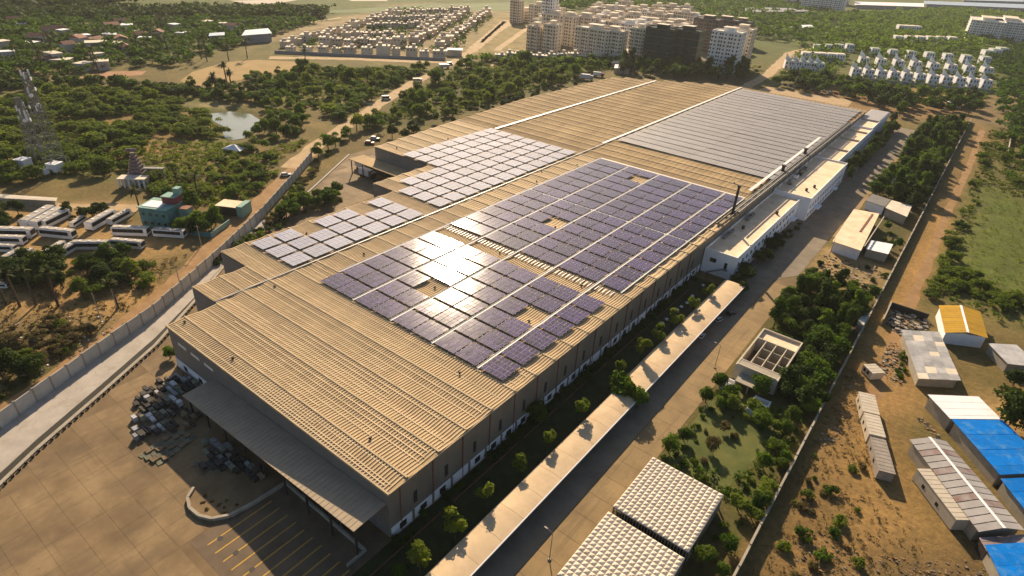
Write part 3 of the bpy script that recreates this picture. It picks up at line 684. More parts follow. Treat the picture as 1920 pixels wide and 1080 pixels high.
for x, y, h, r_, lab in ((-61.4, 219.5, 11.0, .55, 'tall dark exhaust stack at the near end of the pipe rack'), (-62.4, 283, 3.2, .8, 'short dark vent stack beside pipe rack, nearer to the tall stack'), (-62.4, 318, 3.2, .8, 'short dark vent stack beside pipe rack, farther from the tall stack')):
    t = thing('exhaust_stack', lab, 'chimney', (x, y, ZE))
    MB().cyl((0, 0, 0), (0, 0, h), r_, r_*.8, 10).part('flue', m_dark, t); MB().cyl((0, 0, h), (0, 0, h+.6), r_*1.3, r_*1.2, 10).part('cowl', m_dark, t)
    MB().cbox(0, 0, 0, r_*3.4, r_*3.4, .5).part('base_plate', m_steel, t)
for i, (x, y, w, d, h, mt) in enumerate(((-57.5, 290, 1.6, 2.4, 1.4, m_white), (-57.2, 280, 2.0, 2.8, 1.5, m_steel), (-57.4, 297, 1.5, 4.5, 1.6, m_dark), (-57.8, 305, 2.2, 3.0, 1.3, m_steel), (-58.0, 232, 1.4, 8, .8, m_steel), (-58.3, 210, .9, 10, .7, m_steel))):
    t = thing('cooling_unit', ('white', 'squat grey', 'dark slatted', 'broad grey', 'long low grey', 'longest low grey')[i]+' cooling unit on office terrace beside the pipe rack', 'cooling unit', (x, y, 9.45 if y > 266 else 8.25))
    MB().cbox(0, 0, .2, w, d, h).part('casing', mt, t); MB().cyl((0, 0, h+.2), (0, 0, h+.42), min(w, d)*.36, n=10).part('fan', m_dark, t); MB().cbox(0, 0, 0, w*.8, d*.9, .2).part('base_frame', m_dark, t)

# ------------------------------------------------------------------ parking shelters, quilted sheds, plant pot island
def carport(x0, x1, y0, y1, label):
    t = thing('parking_shelter', label, 'shelter', ((x0+x1)/2, (y0+y1)/2, 0)); w, d = (x1-x0)/2, (y1-y0)/2
    n = 9; up = [(-w+2*w*i/n, 3.2+.6*math.sin(math.pi*(.2+.62*i/n))) for i in range(n+1)]
    prof = up+[(u, z-.08) for u, z in reversed(up)]
    k = int(2*d/6); sh = MB().ext([(u, z) for u, z in reversed(prof)], 'y', -d/k+.03, d/k-.03).mesh('roof_sheet', m_carp)
    for i in range(k): link('roof_sheet', sh, t, (0, -d+(2*i+1)*d/k, 0))
    MB().box(w-.12, w+.06, -d, d, up[-1][1]-.3, up[-1][1]+.03).part('edge_beam', m_white, t)
    ps = MB().box(-.09, .09, -.09, .09, 0, 3.6).mesh('post', m_steel)
    br = MB().cyl((-.0, 0, 2.4), (1.9, 0, 3.75), .06, n=6).mesh('brace', m_steel)
    for i in range(k+1):
        p = link('post', ps, t, (-.8, -d+.2+i*(2*d-.4)/k, 0)); link('brace', br, p)
    return t
carport(-48.2, -42.2, 40.0, 111.0, 'long tan curved parking shelter in the foreground beside the lawn')
carport(-48.8, -42.2, 114.0, 185.5, 'tan curved parking shelter nearer to the white office wing')

def quilt(x0, x1, y0, y1, nx, ny, label):
    t = thing('quilted_shed', label, 'shed', ((x0+x1)/2, (y0+y1)/2, 0)); w, d = (x1-x0)/2, (y1-y0)/2
    px_, py_ = 2*w/nx, 2*d/ny
    mb = MB(); a, b_ = px_*.49, py_*.49; h = .24
    base = [(-a, -b_, 0), (a, -b_, 0), (a, b_, 0), (-a, b_, 0)]; i_ = .3
    top = [(-a*i_, -b_*i_, h), (a*i_, -b_*i_, h), (a*i_, b_*i_, h), (-a*i_, b_*i_, h)]
    mb.quad(*top)
    for i in range(4): mb.quad(base[i], base[(i+1) % 4], top[(i+1) % 4], top[i])
    pm = mb.mesh('roof_panel', m_quilt)
    for i in range(nx):
        for j in range(ny): link('roof_panel', pm, t, (-w+(i+.5)*px_, -d+(j+.5)*py_, 4.02))
    MB().box(-w, w, -d, d, 3.75, 4.0).part('roof_deck', m_conk, t)
    ps = MB().cbox(0, 0, 0, .3, .3, 3.75).mesh('post', m_dark)
    for i in range(5):
        for y in (-d+.2, 0, d-.2): link('post', ps, t, (-w+.2+i*(2*w-.4)/4, y, 0))
    MB().box(-w+.6, w-.6, -d+.6, d-.6, 0, 2.6).part('store_room', m_crate[2], t)
    sl = MB().box(-.06, .06, -.1, .1, .2, 3.7).mesh('slat', m_conk)
    for i in range(26): link('slat', sl, t, (-w+.3+i*(2*w-.6)/25, -d+.05, 0))
    for j in range(20): link('slat', sl, t, (w-.05, -d+.4+j*(2*d-.8)/19, 0))
quilt(-30.6, -14.8, 79.2, 96.4, 15, 16, 'quilted cream roofed shed beyond the gap, next to the small lawn')
quilt(-30.7, -14.8, 60.0, 77.6, 15, 16, 'quilted cream roofed shed at the bottom edge of the photo')

# planter island in the yard: curved kerb and dry soil
isl = thing('planter_island', 'curved kerbed planting island in front of the loading dock', 'planter')
PL = [(-86.2, 43.2), (-86.4, 36.5), (-87.2, 32.0), (-89.0, 29.4), (-91.5, 28.2), (-94.6, 28.0), (-97.2, 29.0), (-98.6, 31.0)]
kb = MB()
for a, b_ in zip(PL, PL[1:]):
    a, b_ = Vector(a), Vector(b_); n = (b_-a).normalized(); n = Vector((-n.y, n.x))*.28
    q = [a-n, b_-n, b_+n, a+n]
    kb.quad(*[(*p, .75) for p in q]); kb.quad((*q[0], 0), (*q[1], 0), (*q[1], .75), (*q[0], .75)); kb.quad((*q[2], 0), (*q[3], 0), (*q[3], .75), (*q[2], .75))
kb.part('kerb', m_conk, isl)
MB().prism(PL+[(-98.0, 33.5), (-94, 36), (-90, 43)], .036, .22).part('soil', m_conc, isl)
mk = MB().cyl((0, 0, 0), (0, 0, .012), .55, n=10).mesh('drain_cover', m_dark)
for i, p in enumerate(((-84.2,28.2), (-79.3,28.4), (-74.1,28.4))): link('drain_cover', mk, apron, (p[0], p[1], .04))

# goods stacked in the yard
cr = random.Random(11)
def crate(kind):
    t = {}
    if kind == 0:
        mb = MB(); [mb.box(-.6, .6, -.5+i*.22, -.36+i*.22, .12, .15) for i in range(5)]; [mb.box(-.55+i*.5, -.45+i*.5, -.5, .5, 0, .12) for i in range(3)]; return mb
    if kind == 1:
        mb = MB().box(-1.0, 1.0, -.6, .6, .1, 1.1); [mb.box(x-.04, x+.04, -.64, .64, .05, 1.14) for x in (-.9, 0, .9)]; return mb
    if kind == 2:
        mb = MB(); [mb.box(x-.06, x+.06, y-.06, y+.06, 0, 1.3) for x in (-1.1, 1.1) for y in (-.6, .6)]; mb.box(-1.15, 1.15, -.65, .65, 1.2, 1.35); mb.box(-1.1, 1.1, -.6, .6, .3, .8); return mb
    mb = MB().box(-1.6, 1.6, -.5, .5, .15, .75); mb.box(-1.55, 1.55, -.45, .45, .75, .82); [mb.box(x-.08, x+.08, -.5, .5, 0, .15) for x in (-1.2, 0, 1.2)]; return mb
CR = {(k, m): crate(k).mesh(('pallet', 'goods_crate', 'steel_stillage', 'long_crate')[k], m_crate[m]) for k in range(4) for m in range(5)}
ZONES = [([(-134.2,36.0),(-137.1,42.9),(-134.3,48.8),(-127.3,47.3),(-128.6,42.5),(-123.1,41.6),(-118.7,43.0),(-114.3,41.0),(-119.1,34.2),(-119.6,28.8)], 84, 'in the goods heap by the front corner', 'goods heaped in the yard by the front corner'),
         ([(-109.1,39.0),(-106.4,41.8),(-96.5,42.1),(-90.8,42.8),(-91.0,39.8),(-96.8,38.6),(-102.7,34.4),(-105.1,36.3)], 38, 'in the shade of the dock canopy', 'goods standing in the shade of the dock canopy')]
placed = []
used = {}
for poly, n, where, grp in ZONES:
    xs = [p[0] for p in poly]; ys = [p[1] for p in poly]; tries = 0; c_ = 0
    while c_ < n and tries < 3000:
        tries += 1
        p = (cr.uniform(min(xs), max(xs)), cr.uniform(min(ys), max(ys))); p = (round(p[0]/1.55)*1.55, round(p[1]/1.25)*1.25)
        if not inside(p, poly) or any(abs(p[0]-q[0]) < 1.3 and abs(p[1]-q[1]) < .9 for q in placed): continue
        placed.append(p); k = cr.choice((1, 1, 2, 2, 3, 3)); m = cr.choice((0, 1, 2, 2, 2, 2, 3, 4))
        nm = ('pallet', 'goods_crate', 'steel_stillage', 'long_crate')[k]
        lab = ('grey', 'wooden', 'dark', 'white', 'olive')[m]+' '+('pallet', 'crate', 'steel stillage', 'long crate')[k]+' '+where
        o = tag(link(nm, CR[k, m], None, (p[0], p[1], .045), cr.choice((0, 0, 0, math.pi))+cr.uniform(-.05, .05), (cr.uniform(.5, .9), cr.uniform(.6, .95), cr.uniform(.5, 1.3))), lab, 'crate', grp)
        c_ += 1
_same = {}
for o in [o for o in C.objects if o.get('group') in (ZONES[0][3], ZONES[1][3])]: _same.setdefault(o['label'], []).append(o)
for lab, L in _same.items():
    if len(L) > 1:
        for i, o in enumerate(sorted(L, key=lambda o: o.location.x-o.location.y*.4)): o['label'] = lab+f', {nth(i)} from the left'
P0, P1, P2 = Vector((-116.9,36.6)), Vector((-115.1,28.6)), Vector((-110.5,30.0))
for i in range(7):
    for j in range(4):
        p = P0+(P1-P0)*(i/6)+(P2-P1)*(j/3)*1.0
        for z in range(1+(i+j) % 3):
            tag(link('pallet', CR[0, (4, 1, 4)[(i+j+z) % 3]], None, (p.x, p.y, .045+z*.16), cr.uniform(-.15, .15), 1.1), 'flat timber pallet in the pallet pile beside the goods heap', 'pallet', 'pallets piled at the edge of the shadow')
for i in range(14):
    p = Vector((-105.5,35.5))+(Vector((-99.5,37.2))-Vector((-105.5,35.5)))*(i/13)+Vector((cr.uniform(-2.2, 2.2), cr.uniform(-1.6, 1.6)))
    tag(link('pallet', CR[0, 4], None, (p.x, p.y, .05+.16*(i % 2)), cr.uniform(0, 3)), 'loose pallet scattered in the dock shadow', 'pallet', 'pallets scattered in the dock shadow')

# red pipe rail on the lawn, pale stones, lamp posts
for i, (ya, yb) in enumerate(((36, 58.4), (62.3, 83.6), (86, 99), (101.5, 123), (126, 150), (153, 176))):
    t = thing('pipe_rail', f'low reddish pipe rail on the lawn, {nth(i)} length from the front gable', 'rail', (-57.0, (ya+yb)/2, 0)); L = (yb-ya)/2
    MB().cyl((0, -L, .55), (0, L, .55), .11, n=6).part('pipe', m_rust, t)
    sp = MB().cyl((0, 0, 0), (0, 0, .5), .07, n=6).mesh('support', m_rust)
    for k in range(int(L*2/5)+1): link('support', sp, t, (0, -L+.3+k*5, 0))
for i, p in enumerate(((-54.7,182.7), (-54.5,173.5), (-54.4,164.7), (-54.5,162.1), (-54.6,154.7), (-54.6,151.8), (-54.0,168.1))):
    b_ = MB().prism([(.5*math.cos(a)*(1+.25*math.sin(3*a+i)), .4*math.sin(a)) for a in [k*math.pi/4 for k in range(8)]], 0, .45)
    tag(b_.part('garden_stone', m_white), f'pale garden stone on shaded lawn, {nth(i)} of those near the office', 'stone', 'pale stones on the lawn').location = (p[0], p[1], .03)

def lamp(x, y, label, h=7.5, rz=0):
    t = thing('street_lamp', label, 'lamp post', (x, y, 0), rz)
    MB().cyl((0, 0, 0), (0, 0, h), .1, .06, 8).part('pole', m_steel, t); MB().cyl((0, 0, h), (1.3, 0, h+.25), .05, n=6).part('arm', m_steel, t)
    MB().cbox(1.5, 0, h+.18, .7, .28, .14).part('lamp_head', m_steel, t); MB().cbox(0, 0, 0, .5, .5, .3).part('base_plate', m_conk, t)
for p, lab in (((-34.8,64.1), 'slim lamp post between the road and the quilted sheds'), ((-69.2,44.0), 'slim lamp post standing among the parking bays'), ((-34.0,141.5), 'slim lamp post beside the roofless concrete shell'), ((-27.8,238.4), 'slim lamp post at the road corner by the tan roofed building')):
    lamp(p[0], p[1], lab, rz=math.pi)

# cars and carts under the shelters and along the roads
def vehicle(p, rz, label, mat, kind='car', group=None, s=1.0):
    t = thing({'car': 'car', 'truck': 'lorry', 'van': 'van'}[kind], label, {'car': 'car', 'truck': 'lorry', 'van': 'van'}[kind], (p[0], p[1], .05), rz, group); t.scale = (s,)*3
    wh = MB().cyl((0, -.12, .34), (0, .12, .34), .34, n=12).mesh('wheel', m_tyre)
    if kind == 'truck':
        MB().box(1.9, 3.6, -1.15, 1.15, .6, 2.7).part('cab', mat, t); MB().box(3.6, 3.63, -1, 1, 1.6, 2.5).part('windscreen', m_glass, t)
        MB().box(-3.8, 1.7, -1.2, 1.2, .95, 3.1).part('cargo_box', m_car[0] if mat is not m_car[0] else m_cont, t); MB().box(-3.8, 1.9, -.5, .5, .5, .95).part('chassis', m_dark, t); ws = (-2.8, -1.6, 2.6); yw = 1.0
    else:
        hh, L = (1.95, 2.3) if kind == 'van' else (1.42, 2.1)
        MB().ext([(-L, .3), (L, .3), (L+.02, .75), (L-.1, .9), (-L+.05, .95), (-L, .7)], 'y', -.86, .86).part('body', mat, t)
        MB().ext([(-L+.25, .93), (L-1.1 if kind == 'car' else L-.5, .9), (L-1.75 if kind == 'car' else L-.95, hh), (-L+.6 if kind == 'car' else -L+.2, hh)], 'y', -.76, .76).part('cabin', m_glass, t)
        MB().box(-L+.65 if kind == 'car' else -L+.2, L-1.8 if kind == 'car' else L-1, -.74, .74, hh+.002, hh+.05).part('car_roof', mat, t); ws = (-L+.75, L-.75); yw = .8
    for x in ws:
        for y in (-yw, yw): link('wheel', wh, t, (x, y, 0))
    return t
for p, rz, lab, mi, k, sc in (((-40.8,171.4), 1.2, 'dark small car parked beside the end of the shelter', 1, 'car', .8), ((-42.2,165.2), 1.3, 'pale cart like van beside the shelter edge', 0, 'van', .6), ((-42.7,153.3), 1.57, 'white small car peeping out below the shelter edge', 0, 'car', .7),
      ((-235.7,145.9), .95, 'white car driving along the dirt track above the wall', 0, 'car', 1.1), ((-310.5,272.0), 1.0, 'white van on the pale public road, lowest of the three', 0, 'van', 1.3), ((-335.0,324.4), 1.0, 'white lorry halfway along the pale public road', 0, 'truck', .9), ((-358.0,376.9), 1.1, 'white lorry near the road junction by the estate gate', 3, 'truck', 1.1),
      ((-364.5,390.1), 1.1, 'white van just ahead of the lorry at the junction', 0, 'van', 1.2),
      ((-218.6,176.0), .0, 'dark lorry with cream box backed to the side loading bay', 1, 'truck', 1.25), ((-209.4,170.4), .0, 'dark lorry with pale box beside the one at the bay', 1, 'truck', 1.2), ((-194.8,167.5), 1.0, 'dark lorry parked by the short notch wall', 1, 'truck', .9),
      ((-204.4,143.9), .9, 'dark van standing alone in the side yard', 1, 'van', 1.2), ((-250.1,209.9), .5, 'white car beside the kerb behind the loading bay', 0, 'car', 1.2), ((-246.4,203.1), .5, 'red car beside the kerb behind the loading bay', 2, 'car', 1.2),
      ((-258.2,434.7), .4, 'silver lorry parked at the far corner of the roof', 3, 'truck', 1.4), ((-258.7,453.5), .4, 'dark red lorry parked beyond the far roof corner', 2, 'truck', 1.2)):
    vehicle(p, rz, lab, m_car[mi], k, s=sc)
for i in range(14):
    a, b_ = Vector((-143.8,555.5)), Vector((-86.5,555.9)); p = a+(b_-a)*(i/13)
    vehicle(p, rr.uniform(-.1, .1)+1.2, f'car in the row behind the factory, {nth(i)} from the left', m_car[(0, 1, 3, 0, 2, 1)[i % 6]], group='cars parked behind the factory')

# ------------------------------------------------------------------ compound wall of precast panels, bollards
cw = thing('compound_wall', 'long pale precast panel wall between the dirt track and the apron', 'wall')
pan = MB().box(-1, 1, -.09, .09, .0, 1).mesh('wall_panel', m_prec); pst = MB().box(-.16, .16, -.2, .2, 0, 1).mesh('post', m_conk)
pts = [Vector(p) for p in WALL]; acc = 0
for a, b_ in zip(pts, pts[1:]):
    n = max(1, round((b_-a).length/4.4)); ang = math.atan2(b_.y-a.y, b_.x-a.x)
    for i in range(n):
        p = a+(b_-a)*((i+.5)/n); q = a+(b_-a)*(i/n); L = (b_-a).length/n/2-.1
        o = link('wall_panel', pan, cw, (p.x, p.y, 0), ang+rr.uniform(-.01, .01), (L, 1, 3.9+rr.uniform(-.12, .12)))
        link('post', pst, cw, (q.x, q.y, 0), ang, (1, 1, 4.1))
bol = MB().cbox(0, 0, 0, .35, .5, .55).mesh('kerb_post', m_dark)
for a, b_ in zip(KERB[:5], KERB[1:6]):
    a, b_ = Vector(a), Vector(b_); n = int((b_-a).length/1.6)
    for i in range(n):
        p = a+(b_-a)*(i/n); nn = (b_-a).normalized()
        tag(link('kerb_post', bol, None, (p.x+nn.y*.9, p.y-nn.x*.9, .02), math.atan2(nn.y, nn.x)), 'small dark post in the row along the yard kerb', 'post', 'small posts along the yard kerb')

# ------------------------------------------------------------------ long boundary wall on the other side
bw = thing('boundary_wall', 'straight narrow boundary wall between the factory belt and the dirt track', 'wall', (-6.7, 0, 0))
wp = MB().box(-.14, .14, -2.9, 2.9, 0, 2.3).box(-.22, .22, -2.9, 2.9, 2.3, 2.42).mesh('wall_panel', m_conk); wpp = MB().cbox(0, 0, 0, .42, .34, 2.6).mesh('post', m_conk)
for i in range(80):
    y = 63+i*6.0
    if y > 540: break
    link('wall_panel', wp, bw, (rr.uniform(-.05, .05), y, 0)); link('post', wpp, bw, (0, y+3.0, 0))
gh = thing('gate_post', 'broad concrete block where the boundary wall thickens', 'gate post', (-7.2, 192, 0))
MB().box(-1.2, .3, -4, 4, 0, 3.2).part('block', m_conk, gh); MB().box(-1.4, .5, -4.2, 4.2, 3.2, 3.4).part('coping', m_prec, gh)

# ------------------------------------------------------------------ roofless shell, tan roofed building, sheds in the belt
ru = thing('concrete_shell', 'roofless pale concrete shell with open room grid', 'ruin', (-23.5, 150, 0))
def rwall(x0, x1, y0, y1, h, m=m_cream, z0=0): return MB().box(x0, x1, y0, y1, z0, h).part('wall', m, ru)
rwall(-5.0, 5.2, -9.4, -9.0, 5.0); rwall(-5.0, 5.2, 12.8, 13.2, 4.6); rwall(-5.4, -5.0, -9.4, 13.2, 4.6); rwall(5.2, 5.6, -9.4, 13.2, 4.6)
rwall(-5.0, 5.2, 7.0, 7.3, 4.6); rwall(-5.0, 5.2, -6.2, -5.9, 4.6)
for x in (-2.6, .2, 3.0): rwall(x-.12, x+.12, -5.9, 7.0, 4.5)
for y in (-2.0, 3.0): rwall(-2.5, 5.2, y-.12, y+.12, 4.3, m_conk)
MB().box(-5, 5.2, -9.0, -6.2, 4.3, 4.5).part('slab', m_conk, ru); MB().box(-5, 5.2, 7.3, 12.8, 3.6, 3.8).part('slab', m_terr, ru)
MB().box(-5, 5.2, -6, 7, .05, .3).part('floor_slab', m_asphd, ru)
MB().box(-3.5, 3.2, -14.0, -9.5, 2.6, 2.85).part('porch_slab', m_conk, ru)
for x in (-3.2, 0, 2.9): MB().cbox(x, -13.6, 0, .3, .3, 2.6).part('pillar', m_conk, ru)
for i in range(4): MB().box(2.6, 6.2, -21+i*2.0, -20.6+i*2.0, 0, 1.6).part('tank_wall', m_white, ru)
MB().box(2.4, 2.7, -21, -14.4, 0, 1.6).part('tank_wall', m_white, ru); MB().box(6.1, 6.4, -21, -14.4, 0, 1.6).part('tank_wall', m_white, ru)
for i in range(3): MB().box(-6.4, -3.4, -16+i*1.8, -15.7+i*1.8, 0, 1.4).part('tank_wall', m_white, ru)
def shed(name, label, cat, quad, h, roofm, wallm, rise=.5, door=True, ridge=False):
    """flat or gently pitched shed over a four-cornered footprint"""
    cx = sum(p[0] for p in quad)/4; cy = sum(p[1] for p in quad)/4; q = [(p[0]-cx, p[1]-cy) for p in quad]
    ar = sum(q[i][0]*q[(i+1) % 4][1]-q[(i+1) % 4][0]*q[i][1] for i in range(4))
    if ar < 0: q = q[::-1]
    t = thing(name, label, cat, (cx, cy, 0))
    MB().prism([(x*.93, y*.93) for x, y in q], 0, h-.02).part('wall', wallm, t)
    if ridge:
        a, b_ = [(q[0][i]+q[1][i])/2 for i in (0, 1)], [(q[2][i]+q[3][i])/2 for i in (0, 1)]
        for (p0, p1, r0, r1) in ((q[1], q[2], b_, a), (q[3], q[0], a, b_)):
            mb = MB(); n = 14
            for i in range(n):
                f0, f1 = i/n+.004, (i+1)/n-.004
                L_ = lambda u, v, f: [u[k]+(v[k]-u[k])*f for k in (0, 1)]
                A, B, Cc, D = L_(p0, p1, f0), L_(p0, p1, f1), L_(r1, r0, f1), L_(r1, r0, f0)
                sm = MB().quad((*A, h), (*B, h), (*Cc, h+rise), (*D, h+rise)); sm.quad((*A, h-.06), (*D, h+rise-.06), (*Cc, h+rise-.06), (*B, h-.06))
                sm.part('roof_sheet', roofm if not isinstance(roofm, list) else roofm[rr.randrange(len(roofm))], t)
        d = Vector((b_[0]-a[0], b_[1]-a[1])).normalized(); nn = Vector((-d.y, d.x))*.35
        MB().quad((a[0]-nn.x, a[1]-nn.y, h+rise+.03), (b_[0]-nn.x, b_[1]-nn.y, h+rise+.03), (b_[0]+nn.x, b_[1]+nn.y, h+rise+.03), (a[0]+nn.x, a[1]+nn.y, h+rise+.03)).part('ridge_cap', m_white, t)
    elif roofm in (m_blue, m_white, m_zincr, m_flat):
        n = 7; L_ = lambda u, v, f: [u[k]+(v[k]-u[k])*f for k in (0, 1)]
        for i in range(n):
            f0, f1 = i/n, (i+1)/n+.012; A, B, Cc, D = L_(q[0], q[3], f0), L_(q[1], q[2], f0), L_(q[1], q[2], f1), L_(q[0], q[3], f1); z = h+.02+.03*(i % 2)+rr.uniform(0, .02)
            sm = MB().quad((*A, z), (*B, z+.25), (*Cc, z+.25), (*D, z)).quad((*A, z-.1), (*D, z-.1), (*Cc, z+.15), (*B, z+.15))
            for u, v, zu, zv in ((A, B, z, z+.25), (B, Cc, z+.25, z+.25), (Cc, D, z+.25, z), (D, A, z, z)): sm.quad((*u, zu-.1), (*v, zv-.1), (*v, zv), (*u, zu))
            sm.part('roof_sheet', roofm, t)
    else: MB().prism(q, h, h+.16).part('roof_slab', roofm, t)
    return t, q
t, q = shed('workshop', 'tan flat roofed workshop beside the site road', 'workshop', [(-30.1, 283.4), (-20.6, 286), (-18.6, 240.5), (-28.8, 241.5)], 4.6, m_terr, m_white)
MB().box(6.0, 6.3, -18, 20, 4.77, 5.2).part('parapet', m_cream, t); MB().box(1.5, 2.2, -4, 20, 4.77, 4.95).part('duct', m_rust, t)
shed('store_shed', 'small white roofed lean-to beside the tan roofed workshop', 'shed', [(-18.0, 257), (-10.5, 258.5), (-10.3, 247.5), (-17.8, 247)], 3.4, m_white, m_conk)
shed('store_shed', 'grey flat roofed store behind the tan roofed workshop', 'shed', [(-28.2, 313), (-20, 311), (-20.5, 299), (-28.5, 301)], 3.8, m_cladg, m_white)
shed('store_shed', 'buff flat roofed store at the boundary wall behind the workshop', 'shed', [(-19.8, 311), (-11.4, 309), (-11, 293), (-20.2, 298.5)], 3.8, m_flat, m_conk)
shed('store_shed', 'pale roofed shed half under trees by the upper road', 'shed', [(-25.5,335.2), (-19.6,332.2), (-20.2,354.3), (-28.3,366.5)], 4.0, m_flat, m_conk)
shed('store_shed', 'low white kiosk next to the roofless concrete shell', 'shed', [(-16.6, 150), (-13.2, 152), (-12.2, 147.5), (-15.4, 145)], 2.8, m_flat, m_white)

# ------------------------------------------------------------------ the lane of sheds and cabins beyond the boundary wall
t, q = shed('yellow_roof_shed', 'yellow roofed shed with white ridge strip', 'shed', [(9.4,216.7), (20.3,221.7), (23.4,204.9), (13.0,199.2)], 4.0, m_yroof, m_white, 1.1, ridge=True)
t, q = shed('zinc_shed', 'patchwork grey zinc roofed shed below the yellow roof', 'shed', [(2.7, 193.2), (11.7, 199.5), (19.3, 176.4), (10.4, 169.9)], 3.0, m_patch, m_conk)
bpy.data.objects.remove([c for c in t.children if c.name.startswith('roof_slab')][0])
for i in range(9):
    for j in range(4):
        f = lambda a, b_, s: [a[k]+(b_[k]-a[k])*s for k in (0, 1)]
        def at_(u, v): return f(f(q[0], q[1], u), f(q[3], q[2], u), v)
        c0, c1, c2, c3 = at_(j/4, i/9), at_((j+1)/4+.01, i/9), at_((j+1)/4+.01, (i+1)/9+.015), at_(j/4, (i+1)/9+.015); z = 3.05+.03*((i+j) % 3)+.25*(j/4)
        MB().quad((*c0, z), (*c1, z+.06), (*c2, z+.09), (*c3, z+.03)).part('roof_sheet', m_patch if rr.random() < .8 else m_flat, t)
t, q = shed('long_shed', 'long pitched zinc shed with bright ridge, streaked rust red', 'shed', [(12.2, 141.2), (19.0, 146.4), (34.5, 127.6), (27.3, 121.0)], 3.6, [m_zinc, m_zinc, m_zinc, m_zincr], m_conk, 1.0, ridge=True)
shed('tarpaulin_shed', 'bright blue tarpaulin roof behind the long zinc shed', 'shed', [(19.2, 155.3), (29.0, 163.2), (39.0, 150.5), (29.5, 141.6)], 4.0, m_blue, m_conk)
shed('tarpaulin_shed', 'blue tarpaulin roof cut by the photo edge, middle one', 'shed', [(29.8, 140.6), (39.5, 149.5), (47, 138), (36.5, 130.5)], 3.7, m_blue, m_conk)
shed('tarpaulin_shed', 'blue tarpaulin roof in the bottom corner of the photo', 'shed', [(28.6, 118.6), (35.5, 125.0), (44, 112), (35, 104)], 3.2, m_blue, m_conk)
shed('lean_to', 'rusty streaked lean-to roof below the long zinc shed', 'shed', [(27.6, 120.3), (34.6, 127.0), (36.5, 124.5), (29, 117.6)], 2.9, m_zincr, m_dark)
shed('white_roof_shed', 'bright white roofed shed touching the blue tarpaulin', 'shed', [(13.2, 162.3), (23.5, 170), (28.6, 163.6), (18.8, 155.6)], 3.9, m_white, m_conk)
shed('zinc_shed', 'small grey zinc roof at the photo edge beside the yellow roof', 'shed', [(23.8, 203.5), (30.5, 208.5), (36.5, 199.5), (29, 195)], 3.0, m_patch, m_conk)
shed('zinc_shed', 'cream roofed hut at the photo edge behind zinc roofs', 'shed', [(33.5, 206), (41, 211), (44, 200), (38.5, 197)], 3.2, m_flat, m_conk)
def cabin(p0, p1, w, h, label, mat, doors=True):
    a, b_ = Vector(p0), Vector(p1); c_ = (a+b_)/2; L = (b_-a).length/2
    t = thing('cabin', label, 'cabin', (c_.x, c_.y, 0), math.atan2(b_.y-a.y, b_.x-a.x))
    MB().box(-L, L, -w/2, w/2, .25, h).part('body', mat, t); MB().box(-L-.08, L+.08, -w/2-.08, w/2+.08, h, h+.12).part('roof', m_cont if mat is not m_contd else mat, t)
    rb = MB().box(-.04, .04, -w/2-.05, w/2+.05, h+.12, h+.16).mesh('rib', m_cont if mat is not m_contd else mat)
    for i in range(int(L*2/1.2)): link('rib', rb, t, (-L+.6+i*1.2, 0, 0))
    wm = MB().box(-.4, .4, -w/2-.05, -w/2, 1.1, 2.0).mesh('window', m_glass)
    for x in (-L*.5, L*.2): link('window', wm, t, (x, 0, 0))
    sk = MB().box(-.15, .15, -w/2, w/2, 0, .25).mesh('skid', m_dark)
    for x in (-L+.4, 0, L-.4): link('skid', sk, t, (x, 0, 0))
cabin((16.3,133.1), (24.6,122.8), 2.9, 3.3, 'long cream site cabin beside the long zinc shed', m_cont)
cabin((.9, 153.6), (3.4, 146.2), 3.6, 2.9, 'cream site cabin, farthest of three in a line', m_cont)
cabin((3.6, 145.6), (6.2, 138.4), 3.4, 2.9, 'cream site cabin, middle of three in a line', m_cont)
cabin((6.5, 137.6), (10.2, 127.4), 3.2, 2.7, 'grey brown site cabin, nearest of three in a line', m_contd)
cabin((-1.2, 168.8), (1.6, 166.2), 3.6, 2.4, 'small orange cream cabin close to the boundary wall', m_terr)
# scrap and rubble
sc_ = thing('scrap_yard_wall', 'low broken wall round the scrap yard beside the yellow roof', 'wall')
MB().box(-3.0, -2.6, 198, 212, 0, 2.4).part('wall', m_conk, sc_); MB().box(-2.6, 8, 211.7, 212.1, 0, 2.2).part('wall', m_dark, sc_)
def rubble(name, label, poly, n, s0, s1, mats, seed, cat='rubble'):
    r_ = random.Random(seed); mb = MB(); xs = [p[0] for p in poly]; ys = [p[1] for p in poly]; c_ = 0
    while c_ < n:
        p = (r_.uniform(min(xs), max(xs)), r_.uniform(min(ys), max(ys)))
        if not inside(p, poly): continue
        c_ += 1; s_ = r_.uniform(s0, s1)*r_.choice((.6, 1, 1.4)); a = r_.uniform(0, 3.1); h = s_*r_.uniform(.3, .8); m_ = r_.randrange(len(mats))
        k = r_.choice((4, 5, 6)); pl = [(p[0]+s_*r_.uniform(.6, 1.1)*math.cos(a+6.283*i/k), p[1]+s_*r_.uniform(.5, 1)*math.sin(a+6.283*i/k)) for i in range(k)]
        mb.prism(pl, -.02, h, m_)
    return stuff(mb.part(name, mats), label, cat)
RM = [m_rubble, m_conk, m_dark, m_dirt, m_rubble]
rubble('scrap', 'mixed dark scrap heaped beside the yellow roof', [(-1.5, 200), (3, 195), (9, 202), (9, 211), (-1.5, 211)], 260, .2, .8, [m_dark, m_dark, m_steel, m_conk, m_contd], 3, 'scrap')
rubble('rubble', 'rubble and stones strewn over the near dirt lot', [(1, 88), (10, 92), (24, 104), (34, 116), (30, 119), (20, 110), (10, 104), (0, 104)], 900, .08, .26, [m_rubble, m_rubble, m_dirt, m_rubble], 4)
